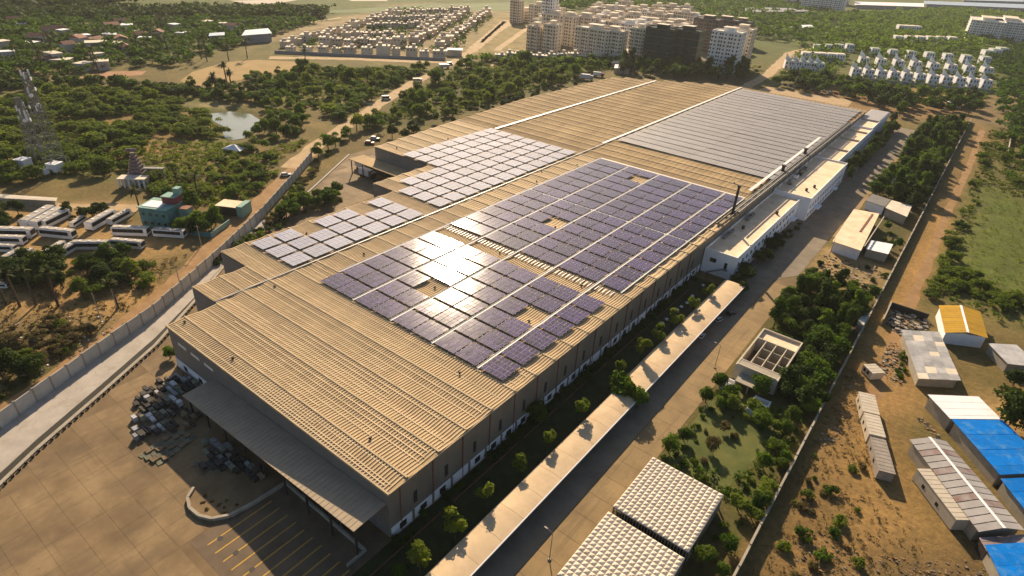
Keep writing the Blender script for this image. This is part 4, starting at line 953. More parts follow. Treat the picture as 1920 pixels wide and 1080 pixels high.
rubble('rubble', 'rubble and litter between boundary wall and cabins', [(-5, 128), (1, 134), (3, 146), (-1, 160), (-5, 165)], 300, .08, .28, [m_rubble, m_dirt, m_rubble, m_conk], 5)
rubble('rubble', 'rubble strewn beside the workshop', [(-29, 217), (-9, 217), (-9, 240), (-17, 240), (-29, 238)], 420, .1, .45, [m_rubble, m_conk, m_dirt, m_dark], 6)
rubble('rubble', 'loose rubble along the patchwork zinc shed', [(1, 170), (8, 168), (4, 190), (1, 190)], 260, .12, .5, RM, 7)
rubble('rubble', 'stones along the lane under the tarpaulin sheds', [(14, 158), (27, 140), (35, 128.5), (33.5, 128), (20, 147), (13, 156)], 220, .12, .4, RM, 8)
rubble('rubble', 'stones and litter beside the scrub palms and bus yard', [(-193.8,27.0),(-176.1,46.9),(-166.5,48.4),(-158.3,27.3),(-162.9,17.7)], 260, .12, .4, [m_rubble, m_dirt, m_rubble, m_white], 9)

# ------------------------------------------------------------------ bus yard
def bus_meshes():
    L, W = 5.6, 1.25; d = {}
    d['body'] = MB().ext([(-W, .35), (W, .35), (W, 2.75), (W-.12, 3.05), (-W+.12, 3.05), (-W, 2.75)], 'x', -L, L).mesh('body', m_buswhite)
    d['roof'] = MB().ext([(-W+.16, 3.05), (W-.16, 3.05), (W-.35, 3.18), (-W+.35, 3.18)], 'x', -L+.15, L-.2).mesh('roof', m_busroof)
    d['hatch'] = MB().cbox(0, 0, 3.18, .9, 1.1, .12).mesh('roof_hatch', m_buswhite)
    d['seam'] = MB().cbox(0, 0, 3.17, .1, 1.9, .05).mesh('roof_rib', m_buswhite)
    d['win'] = MB().box(-.79, .79, -.03, .03, 1.5, 2.72).mesh('side_window', m_glass)
    d['ws'] = MB().box(0, .04, -1.1, 1.1, 1.3, 2.7).mesh('windscreen', m_glass)
    d['wheel'] = MB().cyl((0, -.15, .48), (0, .15, .48), .48, n=12).mesh('wheel', m_tyre)
    d['bump'] = MB().box(0, .12, -1.2, 1.2, .3, .65).mesh('bumper', m_dark)
    return d
BM = bus_meshes()
def bus(p, q, label):
    a, b_ = Vector(p), Vector(q); c_ = (a+b_)/2; s_ = (b_-a).length/11.2
    t = thing('bus', label, 'bus', (c_.x, c_.y, .02), math.atan2(b_.y-a.y, b_.x-a.x), 'white coaches parked in the bus yard'); t.scale = (s_, s_, s_)
    link('body', BM['body'], t); r_ = link('roof', BM['roof'], t)
    for i in range(3): link('roof_hatch', BM['hatch'], r_, (-3+i*3, 0, 0))
    for i in range(6): link('roof_rib', BM['seam'], r_, (-4.5+i*1.8, 0, 0))
    for sgn in (-1, 1):
        for i in range(6): link('side_window', BM['win'], t, (-4.4+i*1.62, sgn*1.26, 0))
        for x in (-3.4, 3.2): link('wheel', BM['wheel'], t, (x, sgn*1.08, 0))
    link('windscreen', BM['ws'], t, (5.6, 0, 0)); link('bumper', BM['bump'], t, (5.6, 0, 0)); link('bumper', BM['bump'], t, (-5.72, 0, 0))
HB = -.95
def bus_at(px0, heading, label):
    c_ = Vector(px0); d = Vector((math.cos(heading), math.sin(heading)))*5.7; bus(c_-d, c_+d, label)
A1 = math.atan2(8.1, 9.3)     # the coaches seen side-on
A2 = math.atan2(10.0, -2.0)
for p, q, lab in (((-226.7,70.6),(-217.5,78.3),'white coach seen side-on, left of the last one before the teal house'), ((-216.2,79.6),(-207.2,86.0),'white coach seen side-on, closest to the compound wall'),
                  ((-242.4,54.1),(-232.3,60.4),'white coach seen side-on, alone in the middle of the bus yard'), ((-224.6,57.1),(-216.7,64.7),'white coach behind the small tree, seen side-on'),
                  ((-217.8,66.4),(-208.7,72.4),'white coach seen side-on below the one by the teal house')):
    bus(p, q, lab)
for i, (p, q) in enumerate((((-251.1,51.7),(-259.2,63.1)), ((-247.9,53.5),(-255.6,64.6)), ((-247.8,56.1),(-253.3,66.2)))):
    bus(p, q, f'white coach parked slanting, {nth(i)} of the upper trio beside the hedge')
bus((-235.2,65.9), (-241.4,76.7), 'white coach parked slanting behind the side-on coach')
bus((-234.8,72.6), (-239.4,81.4), 'bright white minibus roof behind the side-on coach near the teal house')
for i, (p, q) in enumerate((((-252.3,43.3),(-242.5,51.7)), ((-247.3,41.2),(-239.1,48.1)), ((-242.2,38.6),(-235.3,44.1)))):
    bus(p, q, f'white coach cut by the photo edge, {nth(i)} of three stacked rows')
for i, (p, q) in enumerate((((-227.7,37.1),(-232.2,44.9)), ((-224.1,38.6),(-229.3,46.7)), ((-223.0,47.5),(-228.0,55.5)), ((-219.4,49.0),(-224.5,57.7)))):
    bus(p, q, f'white coach parked slanting in the lower rank, {nth(i)} from the photo edge')
bus((-215.7,31.1), (-211.1,34.6), 'white coach nose peeping in beside the palm row')
bus((-242.1,62.9), (-246.5,68.9), 'short dark van like coach between the slanting coaches')

# ------------------------------------------------------------------ teal house, annexe, temple, tanks
def rot_to(p, q): return math.atan2(q[1]-p[1], q[0]-p[0])
p0, p1 = (-226.9,80.3), (-215.0,86.9)
an = rot_to(p0, p1)
t = thing('teal_house', 'two storey teal house with white terrace and maroon rooms on top', 'house', (*p0, 0), an)
MB().box(0, 11, 0, 9, 0, 7.4).part('wall', m_teal, t); MB().box(-.3, 11.3, -.3, 9.3, 7.4, 7.6).part('roof_slab', m_tealp, t)
MB().box(.8, 7.6, 1.0, 6.4, 7.61, 7.75).part('terrace', m_white, t)
MB().box(6.2, 11.2, 5, 9.2, 7.62, 10.2).part('roof_room', m_maroon, t); MB().box(6, 11.4, 4.8, 9.4, 10.2, 10.4).part('roof_slab', m_tealp, t)
MB().box(9.0, 11.2, 8.0, 10.5, 10.4, 12.6).part('stair_tower', m_tealp, t); MB().box(11.4, 15, 5.5, 8.5, 0, 6.0).part('side_wing', m_tealp, t); MB().box(11.3, 15.2, 5.3, 8.7, 6.0, 6.2).part('tile_roof', m_tile, t)
wm = MB().box(-.5, .5, -.06, 0, 0, 1.2).mesh('window', m_glass); sh = MB().box(-.8, .8, -.5, 0, 1.3, 1.4).mesh('sunshade', m_tealp)
for z in (1.2, 4.6):
    for x in (1.6, 4.2, 6.8, 9.4): w_ = link('window', wm, t, (x, 0, z)); link('sunshade', sh, w_)
t = thing('annexe', 'low building with tan roof and green end wall near the track', 'house', (*(-218.2,103.9), 0), an)
MB().box(0, 8.5, 0, 6, 0, 3.6).part('wall', m_dark, t); MB().box(-.3, 8.3, -.3, 6.2, 3.6, 3.8).part('roof_slab', m_terr, t); MB().box(8.5, 10.8, -.5, 6.2, 0, 4.4).part('end_wall', m_tealp, t)
t = thing('garden_wall', 'low green garden wall between the teal house and the track', 'wall', (*(-209.2,87.6), 0), an)
MB().box(0, 9, 0, .3, 0, 1.8).part('wall', m_teal, t); MB().box(9, 9.3, 0, 12, 0, 1.9).part('wall', m_tealp, t)
t = thing('temple', 'small temple with stepped purple tower and white pillared hall', 'temple', (*(-270.1,90.5), 0), .75)
MB().box(0, 11, 0, 5, 3.4, 3.8).part('hall_roof', m_flat, t)
for i in range(6): MB().cbox(.6+i*1.95, .3, 0, .55, .55, 3.4).part('pillar', m_white, t)
MB().box(.5, 10.5, 2.5, 5, 0, 3.3).part('hall_wall', m_cream, t)
for i in range(7):
    w_ = 2.9-i*.34; MB().box(5-w_, 5+w_, 8-w_*.8, 8+w_*.8, 3+i*1.35 if i else 0, 4.2+i*1.35).part('tower_tier', m_gop, t)
MB().cyl((2.9, 8, 13.4), (7.1, 8, 13.4), .7, n=10).part('barrel_roof', m_gop, t); MB().box(8, 16, 7, 9, 5.6, 6).part('side_roof', m_steel, t)
for x in (9, 15): MB().cbox(x, 8, 0, .5, .5, 5.6).part('pillar', m_steel, t)
for p, s_, lab in (((-318.2,73.5), 4.4, 'white square water tank nearer to the photo edge'), ((-304.2,80.5), 4.4, 'white square water tank at the foot of the lattice towers'), ((-303.3,75.8), 2.6, 'small pale tank between the two white tanks')):
    t = thing('water_tank', lab, 'water tank', (*p, 0), .5)
    MB().cbox(0, 0, 1.0, s_, s_, s_*.75).part('tank', m_white, t); MB().cbox(0, 0, 1.0+s_*.75, s_*1.08, s_*1.08, .18).part('lid', m_white, t)
    for x in (-1, 1):
        for y in (-1, 1): MB().cbox(x*s_*.4, y*s_*.4, 0, .3, .3, 1.0).part('leg', m_conk, t)
t = thing('white_canopy', 'white tent like canopy at the tip of the pond', 'canopy', (*(-280.4,148.3), 0), .4)
MB().tri((-5, -3, 1.6), (5, -3, 1.6), (0, 0, 3.6)).tri((5, -3, 1.6), (5, 3, 1.6), (0, 0, 3.6)).tri((5, 3, 1.6), (-5, 3, 1.6), (0, 0, 3.6)).tri((-5, 3, 1.6), (-5, -3, 1.6), (0, 0, 3.6)).part('cover', m_white, t)
for x in (-4.7, 4.7):
    for y in (-2.8, 2.8): MB().cyl((x, y, 0), (x, y, 1.7), .08, n=6).part('pole', m_steel, t)
shed('low_shed', 'long low pale wall like shed beside the upper dirt track', 'shed', [(-282.4,53.5), (-264.2,66.6), (-267.1,68.1), (-286.1,55.0)], 2.6, m_flat, m_conk)

# lattice towers
def lattice(p, h, wb, wt, label):
    t = thing('lattice_tower', label, 'tower', (*p, 0), .3); lv = 9
    c_ = lambda k, z: [(s_[0]*(wb+(wt-wb)*z/h)/2, s_[1]*(wb+(wt-wb)*z/h)/2, z) for s_ in ((-1, -1), (1, -1), (1, 1), (-1, 1))][k]
    for k in range(4): MB().cyl(c_(k, 0), c_(k, h), .26, .16, 6).part('leg', m_steel, t)
    zs = [h*(1-(1-i/lv)**1.15) for i in range(lv+1)]
    for i in range(lv):
        mb = MB()
        for k in range(4):
            j = (k+1) % 4
            mb.cyl(c_(k, zs[i]), c_(j, zs[i+1]), .12, n=4).cyl(c_(j, zs[i]), c_(k, zs[i+1]), .12, n=4).cyl(c_(k, zs[i+1]), c_(j, zs[i+1]), .12, n=4)
        mb.part('bracing', m_steel, t)
    rt = random.Random(int(h))
    for i in range(14):
        z = h*rt.uniform(.62, .99); a = rt.uniform(0, 6.28); r_ = (wb+(wt-wb)*z/h)/2+.4
        if i % 3: MB().cbox(r_*math.cos(a), r_*math.sin(a), z, .5, .5, 2.2).part('antenna', m_white, t)
        else: MB().cyl((r_*math.cos(a), r_*math.sin(a), z), (r_*math.cos(a)*1.25, r_*math.sin(a)*1.25, z), .75, n=12).part('dish', m_white, t)
    MB().cyl((0, 0, h), (0, 0, h+3), .06, n=5).part('rod', m_steel, t)
lattice((-309.7,82.4), 40, 6.5, 1.6, 'taller pale lattice tower with dishes beside the white tanks')
lattice((-323.9,80.6), 28, 5.0, 1.4, 'shorter pale lattice tower behind the taller one')
def pole(p, h, label, arms=True):
    t = thing('utility_pole', label, 'pole', (*p, 0), .6)
    MB().cyl((0, 0, 0), (0, 0, h), .16, .1, 6).part('pole', m_conk, t)
    if arms: MB().box(-.9, .9, -.06, .06, h-.7, h-.55).part('cross_arm', m_dark, t)
pole((-173.8,44.6), 9, 'leaning looking utility pole on bare ground near the compound wall'); pole((-176.8,50.1), 8, 'utility pole close to the dirt track above the wall'); pole((-197.3,86.2), 8, 'utility pole where the bus yard meets the track'); pole((-177.2,68.5), 7, 'short pole at the foot of the compound wall')

# ------------------------------------------------------------------ plants: mesh library
def lobes_mesh(name, seed, lobes, n, size, mat, flat=.55):
    """leaf clumps spread through several uneven lobes; each lobe (x, y, z, rx, rz)"""
    r = np.random.default_rng(seed); tot = sum(l[3]**2 for l in lobes); V = []; F = 0
    pts = []; nrm = []
    for (x, y, z, rx, rz) in lobes:
        k = int(n*rx*rx/tot)+1
        d = r.normal(size=(k, 3)); d /= np.linalg.norm(d, axis=1)[:, None]
        d[:, 2] = np.where(d[:, 2] < -.45, -d[:, 2], d[:, 2])
        rad_ = r.uniform(.45, 1, size=(k, 1))**.45*(1+.16*r.normal(size=(k, 1)))
        pts.append(np.array([x, y, z])+d*rad_*np.array([rx, rx, rz])); nrm.append(d)
    p = np.concatenate(pts); d = np.concatenate(nrm)
    nn = d*.7+r.normal(size=d.shape)*.55+np.array([0, 0, flat]); nn /= np.linalg.norm(nn, axis=1)[:, None]
    u = np.cross(nn, r.normal(size=d.shape)); u /= np.linalg.norm(u, axis=1)[:, None]; w = np.cross(nn, u)
    s = size*r.uniform(.55, 1.35, size=(len(p), 1)); a = r.uniform(.5, 1, size=(len(p), 1))
    q = np.stack([p-u*s-w*s*a*.3, p+u*s*.2-w*s*a, p+u*s+w*s*a*.3, p-u*s*.2+w*s*a], 1).reshape(-1, 3)
    me = bpy.data.meshes.new(name); k = len(p)
    me.vertices.add(4*k); me.vertices.foreach_set('co', q.ravel()); me.loops.add(4*k); me.loops.foreach_set('vertex_index', np.arange(4*k, dtype=np.int32))
    me.polygons.add(k); me.polygons.foreach_set('loop_start', np.arange(0, 4*k, 4, dtype=np.int32)); me.update(); me.materials.append(mat)
    return me
def trunk_mesh(name, h, r0, limbs, mat=m_trunk):
    mb = MB().cyl((0, 0, -.1), (0, 0, h), r0, r0*.65, 7)
    for (x, y, z) in limbs: mb.cyl((0, 0, h*.9), (x, y, z), r0*.55, r0*.2, 5)
    return mb.mesh(name, mat)
vr = random.Random(77)
LIB = {}
def lib(kind, i, mat):
    key = (kind, i, mat.name)
    if key in LIB: return LIB[key]
    r = random.Random(hash((kind, i)) % 9999 if False else sum(map(ord, kind))*31+i*7); L = []
    if kind == 'round':      # broad crown, unit height about 7, radius about 3.4
        for k in range(11):
            a, e = r.uniform(0, 6.28), r.uniform(.2, 2.3); rr_ = r.uniform(1.1, 1.9); L.append((e*math.cos(a), e*math.sin(a), r.uniform(3.0, 5.8)-e*.45, rr_, rr_*r.uniform(.65, .95)))
        tr = (2.8, .24)
        c_ = lobes_mesh('crown', i+1, L, 2000, .30, mat)
    elif kind == 'scrub':    # low spreading umbrella, height about 4.5, radius about 5
        for k in range(15):
            a, e = r.uniform(0, 6.28), 4.0*math.sqrt(r.random()); rr_ = r.uniform(1.0, 2.0); L.append((e*math.cos(a), e*math.sin(a)*r.uniform(.6, 1), r.uniform(1.9, 3.7)-e*.22, rr_, rr_*r.uniform(.38, .6)))
        tr = (1.7, .2)
        c_ = lobes_mesh('crown', i+40, L, 2300, .30, mat, .8)
    elif kind == 'tall':     # upright crown, height about 11
        for k in range(12):
            z = r.uniform(3.2, 9.6); e = r.uniform(0, 1.7)*(1-(abs(z-6)/7)); a = r.uniform(0, 6.28); rr_ = r.uniform(.9, 1.6); L.append((e*math.cos(a), e*math.sin(a), z, rr_, rr_*1.05))
        tr = (4.0, .22)
        c_ = lobes_mesh('crown', i+80, L, 1900, .30, mat)
    elif kind == 'lawn':     # small clipped standard tree, height about 6
        for k in range(9):
            a, e = r.uniform(0, 6.28), r.uniform(.1, 1.35); rr_ = r.uniform(.35, .9); L.append((e*math.cos(a), e*math.sin(a), r.uniform(3.6, 6.2)-e*.3, rr_, rr_*.9))
        tr = (3.4, .11)
        c_ = lobes_mesh('crown', i+160, L, 900, .21, mat)
    else:                    # shrub, height about 1.6
        for k in range(7):
            a, e = r.uniform(0, 6.28), r.uniform(0, 1.2); rr_ = r.uniform(.5, .95); L.append((e*math.cos(a), e*math.sin(a), r.uniform(.4, 1.0), rr_, rr_*.8))
        c_ = lobes_mesh('shrub', i+120, L, 520, .19, mat); LIB[key] = (c_, None); return LIB[key]
    t_ = trunk_mesh('trunk', tr[0], tr[1], [(l[0]*.8, l[1]*.8, l[2]) for l in L[:6]])
    LIB[key] = (c_, t_); return LIB[key]
NAMES = {'round': 'broadleaf_tree', 'scrub': 'thorn_tree', 'tall': 'upright_tree', 'shrub': 'shrub', 'lawn': 'lawn_tree'}
PLANTS = []
def plant(kind, p, s, label, group, mat, variants=5):
    PLANTS.append((kind, (p[0], p[1]), s, label, group, mat, vr.randrange(variants), vr.uniform(0, 6.28), (s*vr.uniform(.9, 1.12), s*vr.uniform(.9, 1.12), s*vr.uniform(.86, 1.15))))
KEEP = [([(-243.8,152.6),(-260.7,179.7),(-276.2,208.7),(-290.6,233.8),(-308.2,268.2),(-326.9,304.6),(-346.5,345.3),(-363.5,383.9),(-376.5,413.0)], 7.5), ([(-138, -6), (-150.4,14.0), (-159.3,33.6), (-173.9,60.7), (-200.4,96.2), (-222.7,127.9), (-244.8,159.0), (-261.7,183.7)], 4.5),
        ([(-473.1,293.1),(-436.8,336.4),(-366.7,402.4),(-341.0,422.2)], 7), ([(-159.4,514.3),(-164.8,590.2),(-189.3,737.0),(-184.6,802.7)], 8), ([(2.5, 160), (2.0, 330), (3.0, 420), (2.0, 520)], 3.0), ([(-282.4,53.5),(-262.6,69.7),(-243.5,87.4)], 5.5), ([(-36, 0), (-36, 470)], 5.5), ([(-323.1,246.0),(-308.4,259.4)], 4.5), ([(-376.5,413.0),(-403.3,466.3),(-462.4,570.4),(-543.2,726.4)], 8)]
def free(p):
    for pts, d in KEEP:
        for a, b_ in zip(pts, pts[1:]):
            ax, ay, bx, by = a[0], a[1], b_[0]-a[0], b_[1]-a[1]; t = max(0, min(1, ((p[0]-ax)*bx+(p[1]-ay)*by)/(bx*bx+by*by)))
            if math.hypot(p[0]-ax-t*bx, p[1]-ay-t*by) < d: return False
    return True
def flush_plants(limit=290):
    """the plants that show largest become single things; what is past the limit of a kind is joined by region"""
    byk = {}
    for q in PLANTS: byk.setdefault(q[0], []).append(q)
    single = []; rest = {}
    for k, L in byk.items():
        L.sort(key=lambda q: -q[2]/math.hypot(q[1][0], q[1][1], CAM_H))
        single += L[:limit]
        for q in L[limit:]: rest.setdefault((k, q[4], q[5].name), []).append(q)
    ci = cam.matrix_world.inverted(); n_of = {}
    for q in single: n_of.setdefault(q[3], []).append(q)
    def sx(q): v = ci @ Vector((*q[1], 0)); return v.x/-v.z
    for lab, L in n_of.items():
        bi = {}
        if len(L) > 38:      # long groups are told apart band by band, from the camera outwards
            L.sort(key=lambda q: math.hypot(*q[1]))
            for k0 in range(0, len(L), 24):
                for j, q in enumerate(sorted(L[k0:k0+24], key=sx)): bi[id(q)] = (k0//24, j)
        L.sort(key=sx)
        for i, q in enumerate(L):
            kind, p, s, label, group, mat, vi, rz, sc = q
            if 1 < len(L) <= 38: label += f', {nth(i)} from the left'
            elif len(L) > 38: label += f', {nth(bi[id(q)][0])} band, {nth(bi[id(q)][1])} from left'
            c_, t_ = lib(kind, vi, mat)
            if t_ is None: tag(link('shrub', c_, None, (p[0], p[1], 0), rz, sc), label, 'shrub', group); continue
            t = thing(NAMES[kind], label, 'tree', (p[0], p[1], 0), rz, group); t.scale = sc
            link('trunk', t_, t); link('crown', c_, t)
    for (kind, group, mn), L in rest.items():
        V = []; step = 3 if kind != 'shrub' else 2
        for q in L:
            c_, t_ = lib(kind, q[6], q[5]); co = np.empty(len(c_.vertices)*3); c_.vertices.foreach_get('co', co); co = co.reshape(-1, 4, 3)[::step]
            m = co.mean(1, keepdims=True); co = (m+(co-m)*1.5)*np.array(q[8]); cs, sn = math.cos(q[7]), math.sin(q[7])
            V.append(np.stack([co[..., 0]*cs-co[..., 1]*sn+q[1][0], co[..., 0]*sn+co[..., 1]*cs+q[1][1], co[..., 2]], -1).reshape(-1, 3))
        V = np.concatenate(V); m = len(V)//4; me = bpy.data.meshes.new('foliage'); me.vertices.add(4*m); me.vertices.foreach_set('co', V.ravel()); me.loops.add(4*m); me.loops.foreach_set('vertex_index', np.arange(4*m, dtype=np.int32))
        me.polygons.add(m); me.polygons.foreach_set('loop_start', np.arange(0, 4*m, 4, dtype=np.int32)); me.update(); me.materials.append(L[0][5])
        stuff(link('undergrowth', me), 'mass of further '+group, 'foliage')
def scatter(poly, n, gap, kinds, size, label, group, mat, holes=(), seed=0, taken=None):
    r = random.Random(seed+len(poly)*13+n); xs = [p[0] for p in poly]; ys = [p[1] for p in poly]; got = [] if taken is None else taken; c_ = 0; tr = 0
    while c_ < n and tr < n*40:
        tr += 1; p = (r.uniform(min(xs), max(xs)), r.uniform(min(ys), max(ys)))
        if not inside(p, poly) or not free(p) or any(inside(p, h) for h in holes) or any((p[0]-q[0])**2+(p[1]-q[1])**2 < gap*gap for q in got): continue
        got.append(p); c_ += 1; k = r.choice(kinds)
        nm = {'round': 'tree', 'scrub': 'thorn tree', 'tall': 'tree', 'shrub': 'shrub'}[k]
        plant(k, p, r.uniform(*size), label.replace('*', nm), group.replace('*', nm), mat if not isinstance(mat, list) else r.choice(mat))
    return got

# ------------------------------------------------------------------ plants: placement
# small clipped trees standing on the lawn
LT = [(-50.7,46.7), (-50.9,55.9), (-51.0,65.1), (-50.7,75.5), (-50.5,85.4), (-50.4,98.1), (-50.8,117.0), (-50.5,127.9), (-50.2,138.5), (-50.0,149.4), (-49.7,160.8), (-49.2,172.0)]
for i, p in enumerate(LT): plant('lawn', p, vr.uniform(1.0, 1.35), f'small bright lawn tree, {nth(i)} up the row from the bottom edge', 'small trees along the lawn', lf_lawn)
plant('round', (-58.4, 92.0), .85, 'larger dark tree against the factory side wall', 'trees on the lawn', lf_tree)
for i, p in enumerate(((-47.0, 112.2), (-42.4, 112.6), (-44.6, 113.0))): plant('round', p, 1.0-.15*i, f'dark tree in the gap between the two parking shelters, {nth(i)} of three', 'trees between the parking shelters', lf_tree)
scatter([(-59.6, 49), (-58, 49), (-58, 186), (-59.6, 186)], 40, 2.4, ['shrub'], (.7, 1.25), 'dark * at the foot of the factory side wall', 'shrubs along the factory side wall', lf_dark, seed=2)
scatter([(-55.5, 22), (-46, 22), (-50, 44), (-58, 46)], 14, 2.4, ['shrub'], (.8, 1.4), '* in the dark bed at the bottom edge beside the shelter', 'shrubs by the bottom edge', lf_tree, seed=3)
scatter([(-48, 188), (-43.8, 188), (-43.8, 262), (-47.8, 262)], 22, 2.2, ['shrub', 'shrub', 'round'], (.55, 1.0), '* in the bed in front of the long office wing', '*s in front of the long office wing', lf_dark, seed=4)
for i, p in enumerate(((-46.2, 189.0), (-45.0, 216.0), (-44.6, 230.0), (-43.0, 186.5))): plant('round', p, .75, f'round dark tree beside the office wing, {nth(i)} along it', 'trees beside the office wing', lf_dark)
scatter([(-44, 333), (-40, 333), (-41, 470), (-47.8, 470)], 26, 4.2, ['round', 'tall'], (.7, 1.15), '* between the far office wing and the site road', '*s along the far office wing', [lf_dark, lf_tree], seed=5)
# belt between the road and the boundary wall
scatter([(-30, 172), (-8.5, 172), (-8.5, 214), (-30, 214)], 52, 3.2, ['round', 'round', 'tall'], (.6, 1.0), '* in the dense grove between roofless shell and workshop', '*s in the grove by the roofless shell', [lf_tree, lf_dark], seed=6)
scatter([(-17, 140), (-8.5, 140), (-8.5, 171), (-16, 171)], 22, 3.2, ['round'], (.75, 1.15), '* between roofless shell and boundary wall', '*s beside the roofless shell', [lf_tree, lf_dark], seed=7)
scatter([(-14, 70), (-8.5, 70), (-8.5, 139), (-12, 139)], 34, 2.6, ['round', 'shrub'], (.45, .8), '* along the near boundary wall', '*s along the near boundary wall', [lf_tree, lf_scrub], seed=8)
scatter([(-30.5, 99), (-28, 99), (-26, 137), (-30.5, 137)], 20, 2.2, ['round', 'shrub'], (.4, .7), '* between the site road and the small lawn', '*s edging the small lawn by the road', lf_tree, seed=9)
scatter([(-27, 128), (-12, 124), (-11, 136), (-26, 138)], 14, 2.8, ['round', 'shrub'], (.5, .85), '* below the roofless concrete shell', '*s below the roofless shell', [lf_tree, lf_scrub], seed=10)
scatter([(-27, 101), (-14, 101), (-13, 124), (-27, 126)], 9, 2.5, ['shrub', 'shrub', 'round'], (.35, .9), '* dotted over the small lawn', 'shrubs on the small lawn', [lf_scrub, lf_dry], seed=11)
scatter([(-17, 250), (-9, 250), (-9, 290), (-17, 290)], 10, 3, ['shrub', 'round'], (.4, .9), '* in the small garden behind the workshop', '*s behind the workshop', lf_tree, holes=[[(-18.5, 246), (-10, 246), (-10, 259), (-18.5, 259)]], seed=12)
scatter([(-28, 318), (-9, 316), (-9, 520), (-28, 505)], 100, 4.4, ['round', 'round', 'tall'], (.85, 1.3), '* in the dense belt along the upper road', '*s in the belt along the upper road', [lf_tree, lf_dark], seed=13)
scatter([(-29, 217), (-8, 217), (-8, 238), (-29, 238)], 8, 5, ['shrub'], (.7, 1.1), '* on bare ground beside the workshop', 'shrubs beside the workshop', lf_dark, seed=14)
# beyond the boundary wall
scatter([(6, 228), (14, 240), (34, 236), (60, 232), (60, 250), (30, 250), (10, 262), (6, 300)], 70, 2.9, ['scrub', 'shrub', 'scrub'], (.45, .8), '* in the scrub band between yellow roof and meadow', '*s in the scrub above the yellow roof', lf_scrub, seed=15)
scatter([(6, 300), (14, 330), (10, 390), (30, 400), (60, 380), (70, 480), (6, 520)], 80, 4.5, ['scrub', 'shrub', 'round'], (.6, 1.0), '* in the scrub beyond the meadow', '*s in the scrub beyond the meadow', [lf_scrub, lf_tree], seed=16)
scatter([(36, 300), (60, 290), (75, 370), (40, 372)], 16, 5, ['round'], (1.0, 1.5), 'spreading * at the photo edge beside the meadow', '*s beside the meadow', lf_tree, seed=17)
plant('round', (30.0, 166.5), 1.5, 'big dark spreading tree over the blue tarpaulin', 'trees in the lane', lf_dark); plant('round', (35.5, 170.5), 1.3, 'dark tree behind the big one at the blue tarpaulin', 'trees in the lane', lf_dark)
plant('round', (31.5, 190.0), .8, 'dark tree below the small zinc roof', 'trees in the lane', lf_dark); plant('round', (36, 190), .9, 'dark tree at the photo edge below the zinc roofs', 'trees in the lane', lf_dark)
scatter([(-4, 66), (6, 80), (16, 100), (10, 128), (1, 140), (-4, 150)], 30, 1.1, ['shrub'], (.3, 1.25), '* scattered over the near dirt lot', 'shrubs on the near dirt lot', [lf_scrub, lf_dry, lf_tree], seed=18)
scatter([(0, 168), (8, 172), (4, 194), (0, 196)], 12, 2, ['shrub'], (.4, .9), '* beside the patchwork zinc shed', 'shrubs beside the zinc shed', lf_tree, seed=19)
# behind the factory
scatter([(-266.3,500.5),(-182.6,585.6),(-163.2,531.0),(-220.3,490.1),(-250.0,471.5)], 46, 6.5, ['round', 'tall'], (1.1, 1.7), '* in the row behind the far factory edge', '*s behind the far factory edge', [lf_dark, lf_tree], seed=20)
scatter([(-147.9,537.9),(-140.7,603.5),(-76.9,587.3),(-51.9,576.3),(-65.1,523.6),(-85.2,549.5)], 44, 6.5, ['round'], (1.2, 1.8), '* round the car park behind the factory', '*s round the rear car park', [lf_dark, lf_tree], seed=21)
scatter([(-74.6,554.3),(-7.1,644.1),(-5.4,570.6),(-39.3,537.9),(-45.3,509.2)], 36, 6.5, ['round'], (1.1, 1.7), '* between rear car park and villa wall', '*s below the villa wall', [lf_dark, lf_tree], seed=22)
# wood between the public road and the factory
WOOD = [(-267.9,207.4),(-286.9,249.1),(-321.1,319.8),(-348.1,383.2),(-347.9,453.1),(-291.5,506.2),(-267.4,483.9),(-267.2,449.1),(-257.8,338.0),(-255.2,253.5),(-263.2,228.0)]
scatter(WOOD, 120, 6.8, ['round', 'round', 'scrub'], (.7, 1.7), '* in the wood between the public road and factory', '*s in the wood beside the factory', [lf_tree, lf_scrub, lf_scrub], seed=23)
scatter([(-252.5,207.3),(-251.6,233.2),(-254.5,300.6),(-253.1,411.2),(-249.0,404.9),(-244.2,298.9),(-239.7,229.9),(-241.7,201.6)], 30, 6, ['shrub', 'round'], (.7, 1.1), '* along the kerb behind the loading bay', '*s behind the loading bay', lf_dark, seed=24)
# left scrubland
LEFT1 = [(-452.4,104.5),(-430.1,152.6),(-385.0,175.8),(-349.6,145.9),(-303.7,116.3),(-287.4,101.9),(-296.8,82.4),(-305.2,60.4)]
scatter(LEFT1, 100, 6.4, ['scrub'], (.7, 1.6), '* in the thicket round the lattice towers', '*s round the lattice towers', lf_scrub, holes=[[(-379.8,108.3),(-374.9,129.6),(-364.5,162.1),(-352.1,155.9),(-357.0,122.2)], [(-334.0,73.0),(-314.1,88.9),(-296.8,82.4),(-312.4,66.2)]], seed=25)
scatter([(-388.5,161.7),(-349.2,171.1),(-315.6,161.4),(-300.6,154.3),(-309.1,144.9),(-331.1,136.9)], 22, 6.5, ['scrub'], (.9, 1.3), '* left of the pond', '*s left of the pond', lf_scrub, seed=26)
scatter([(-294.6,160.9),(-308.3,180.3),(-327.7,196.1),(-348.8,199.2),(-353.1,235.8),(-313.2,213.0),(-289.5,190.7),(-269.9,158.6),(-271.7,148.3)], 34, 6.5, ['scrub', 'round'], (.7, 1.2), '* crowded on the far bank right of the pond', '*s right of the pond', [lf_scrub, lf_tree], holes=[POND], seed=27)
scatter([(-490.6,115.9),(-457.6,157.7),(-418.7,189.6),(-371.1,232.2),(-352.2,219.5),(-355.1,199.5),(-399.1,179.7),(-440.6,150.8),(-470.1,109.7)], 90, 5.2, ['round', 'scrub'], (.85, 1.3), '* in the dark line above the pond', '*s in the line above the pond', [lf_dark, lf_tree], seed=28)
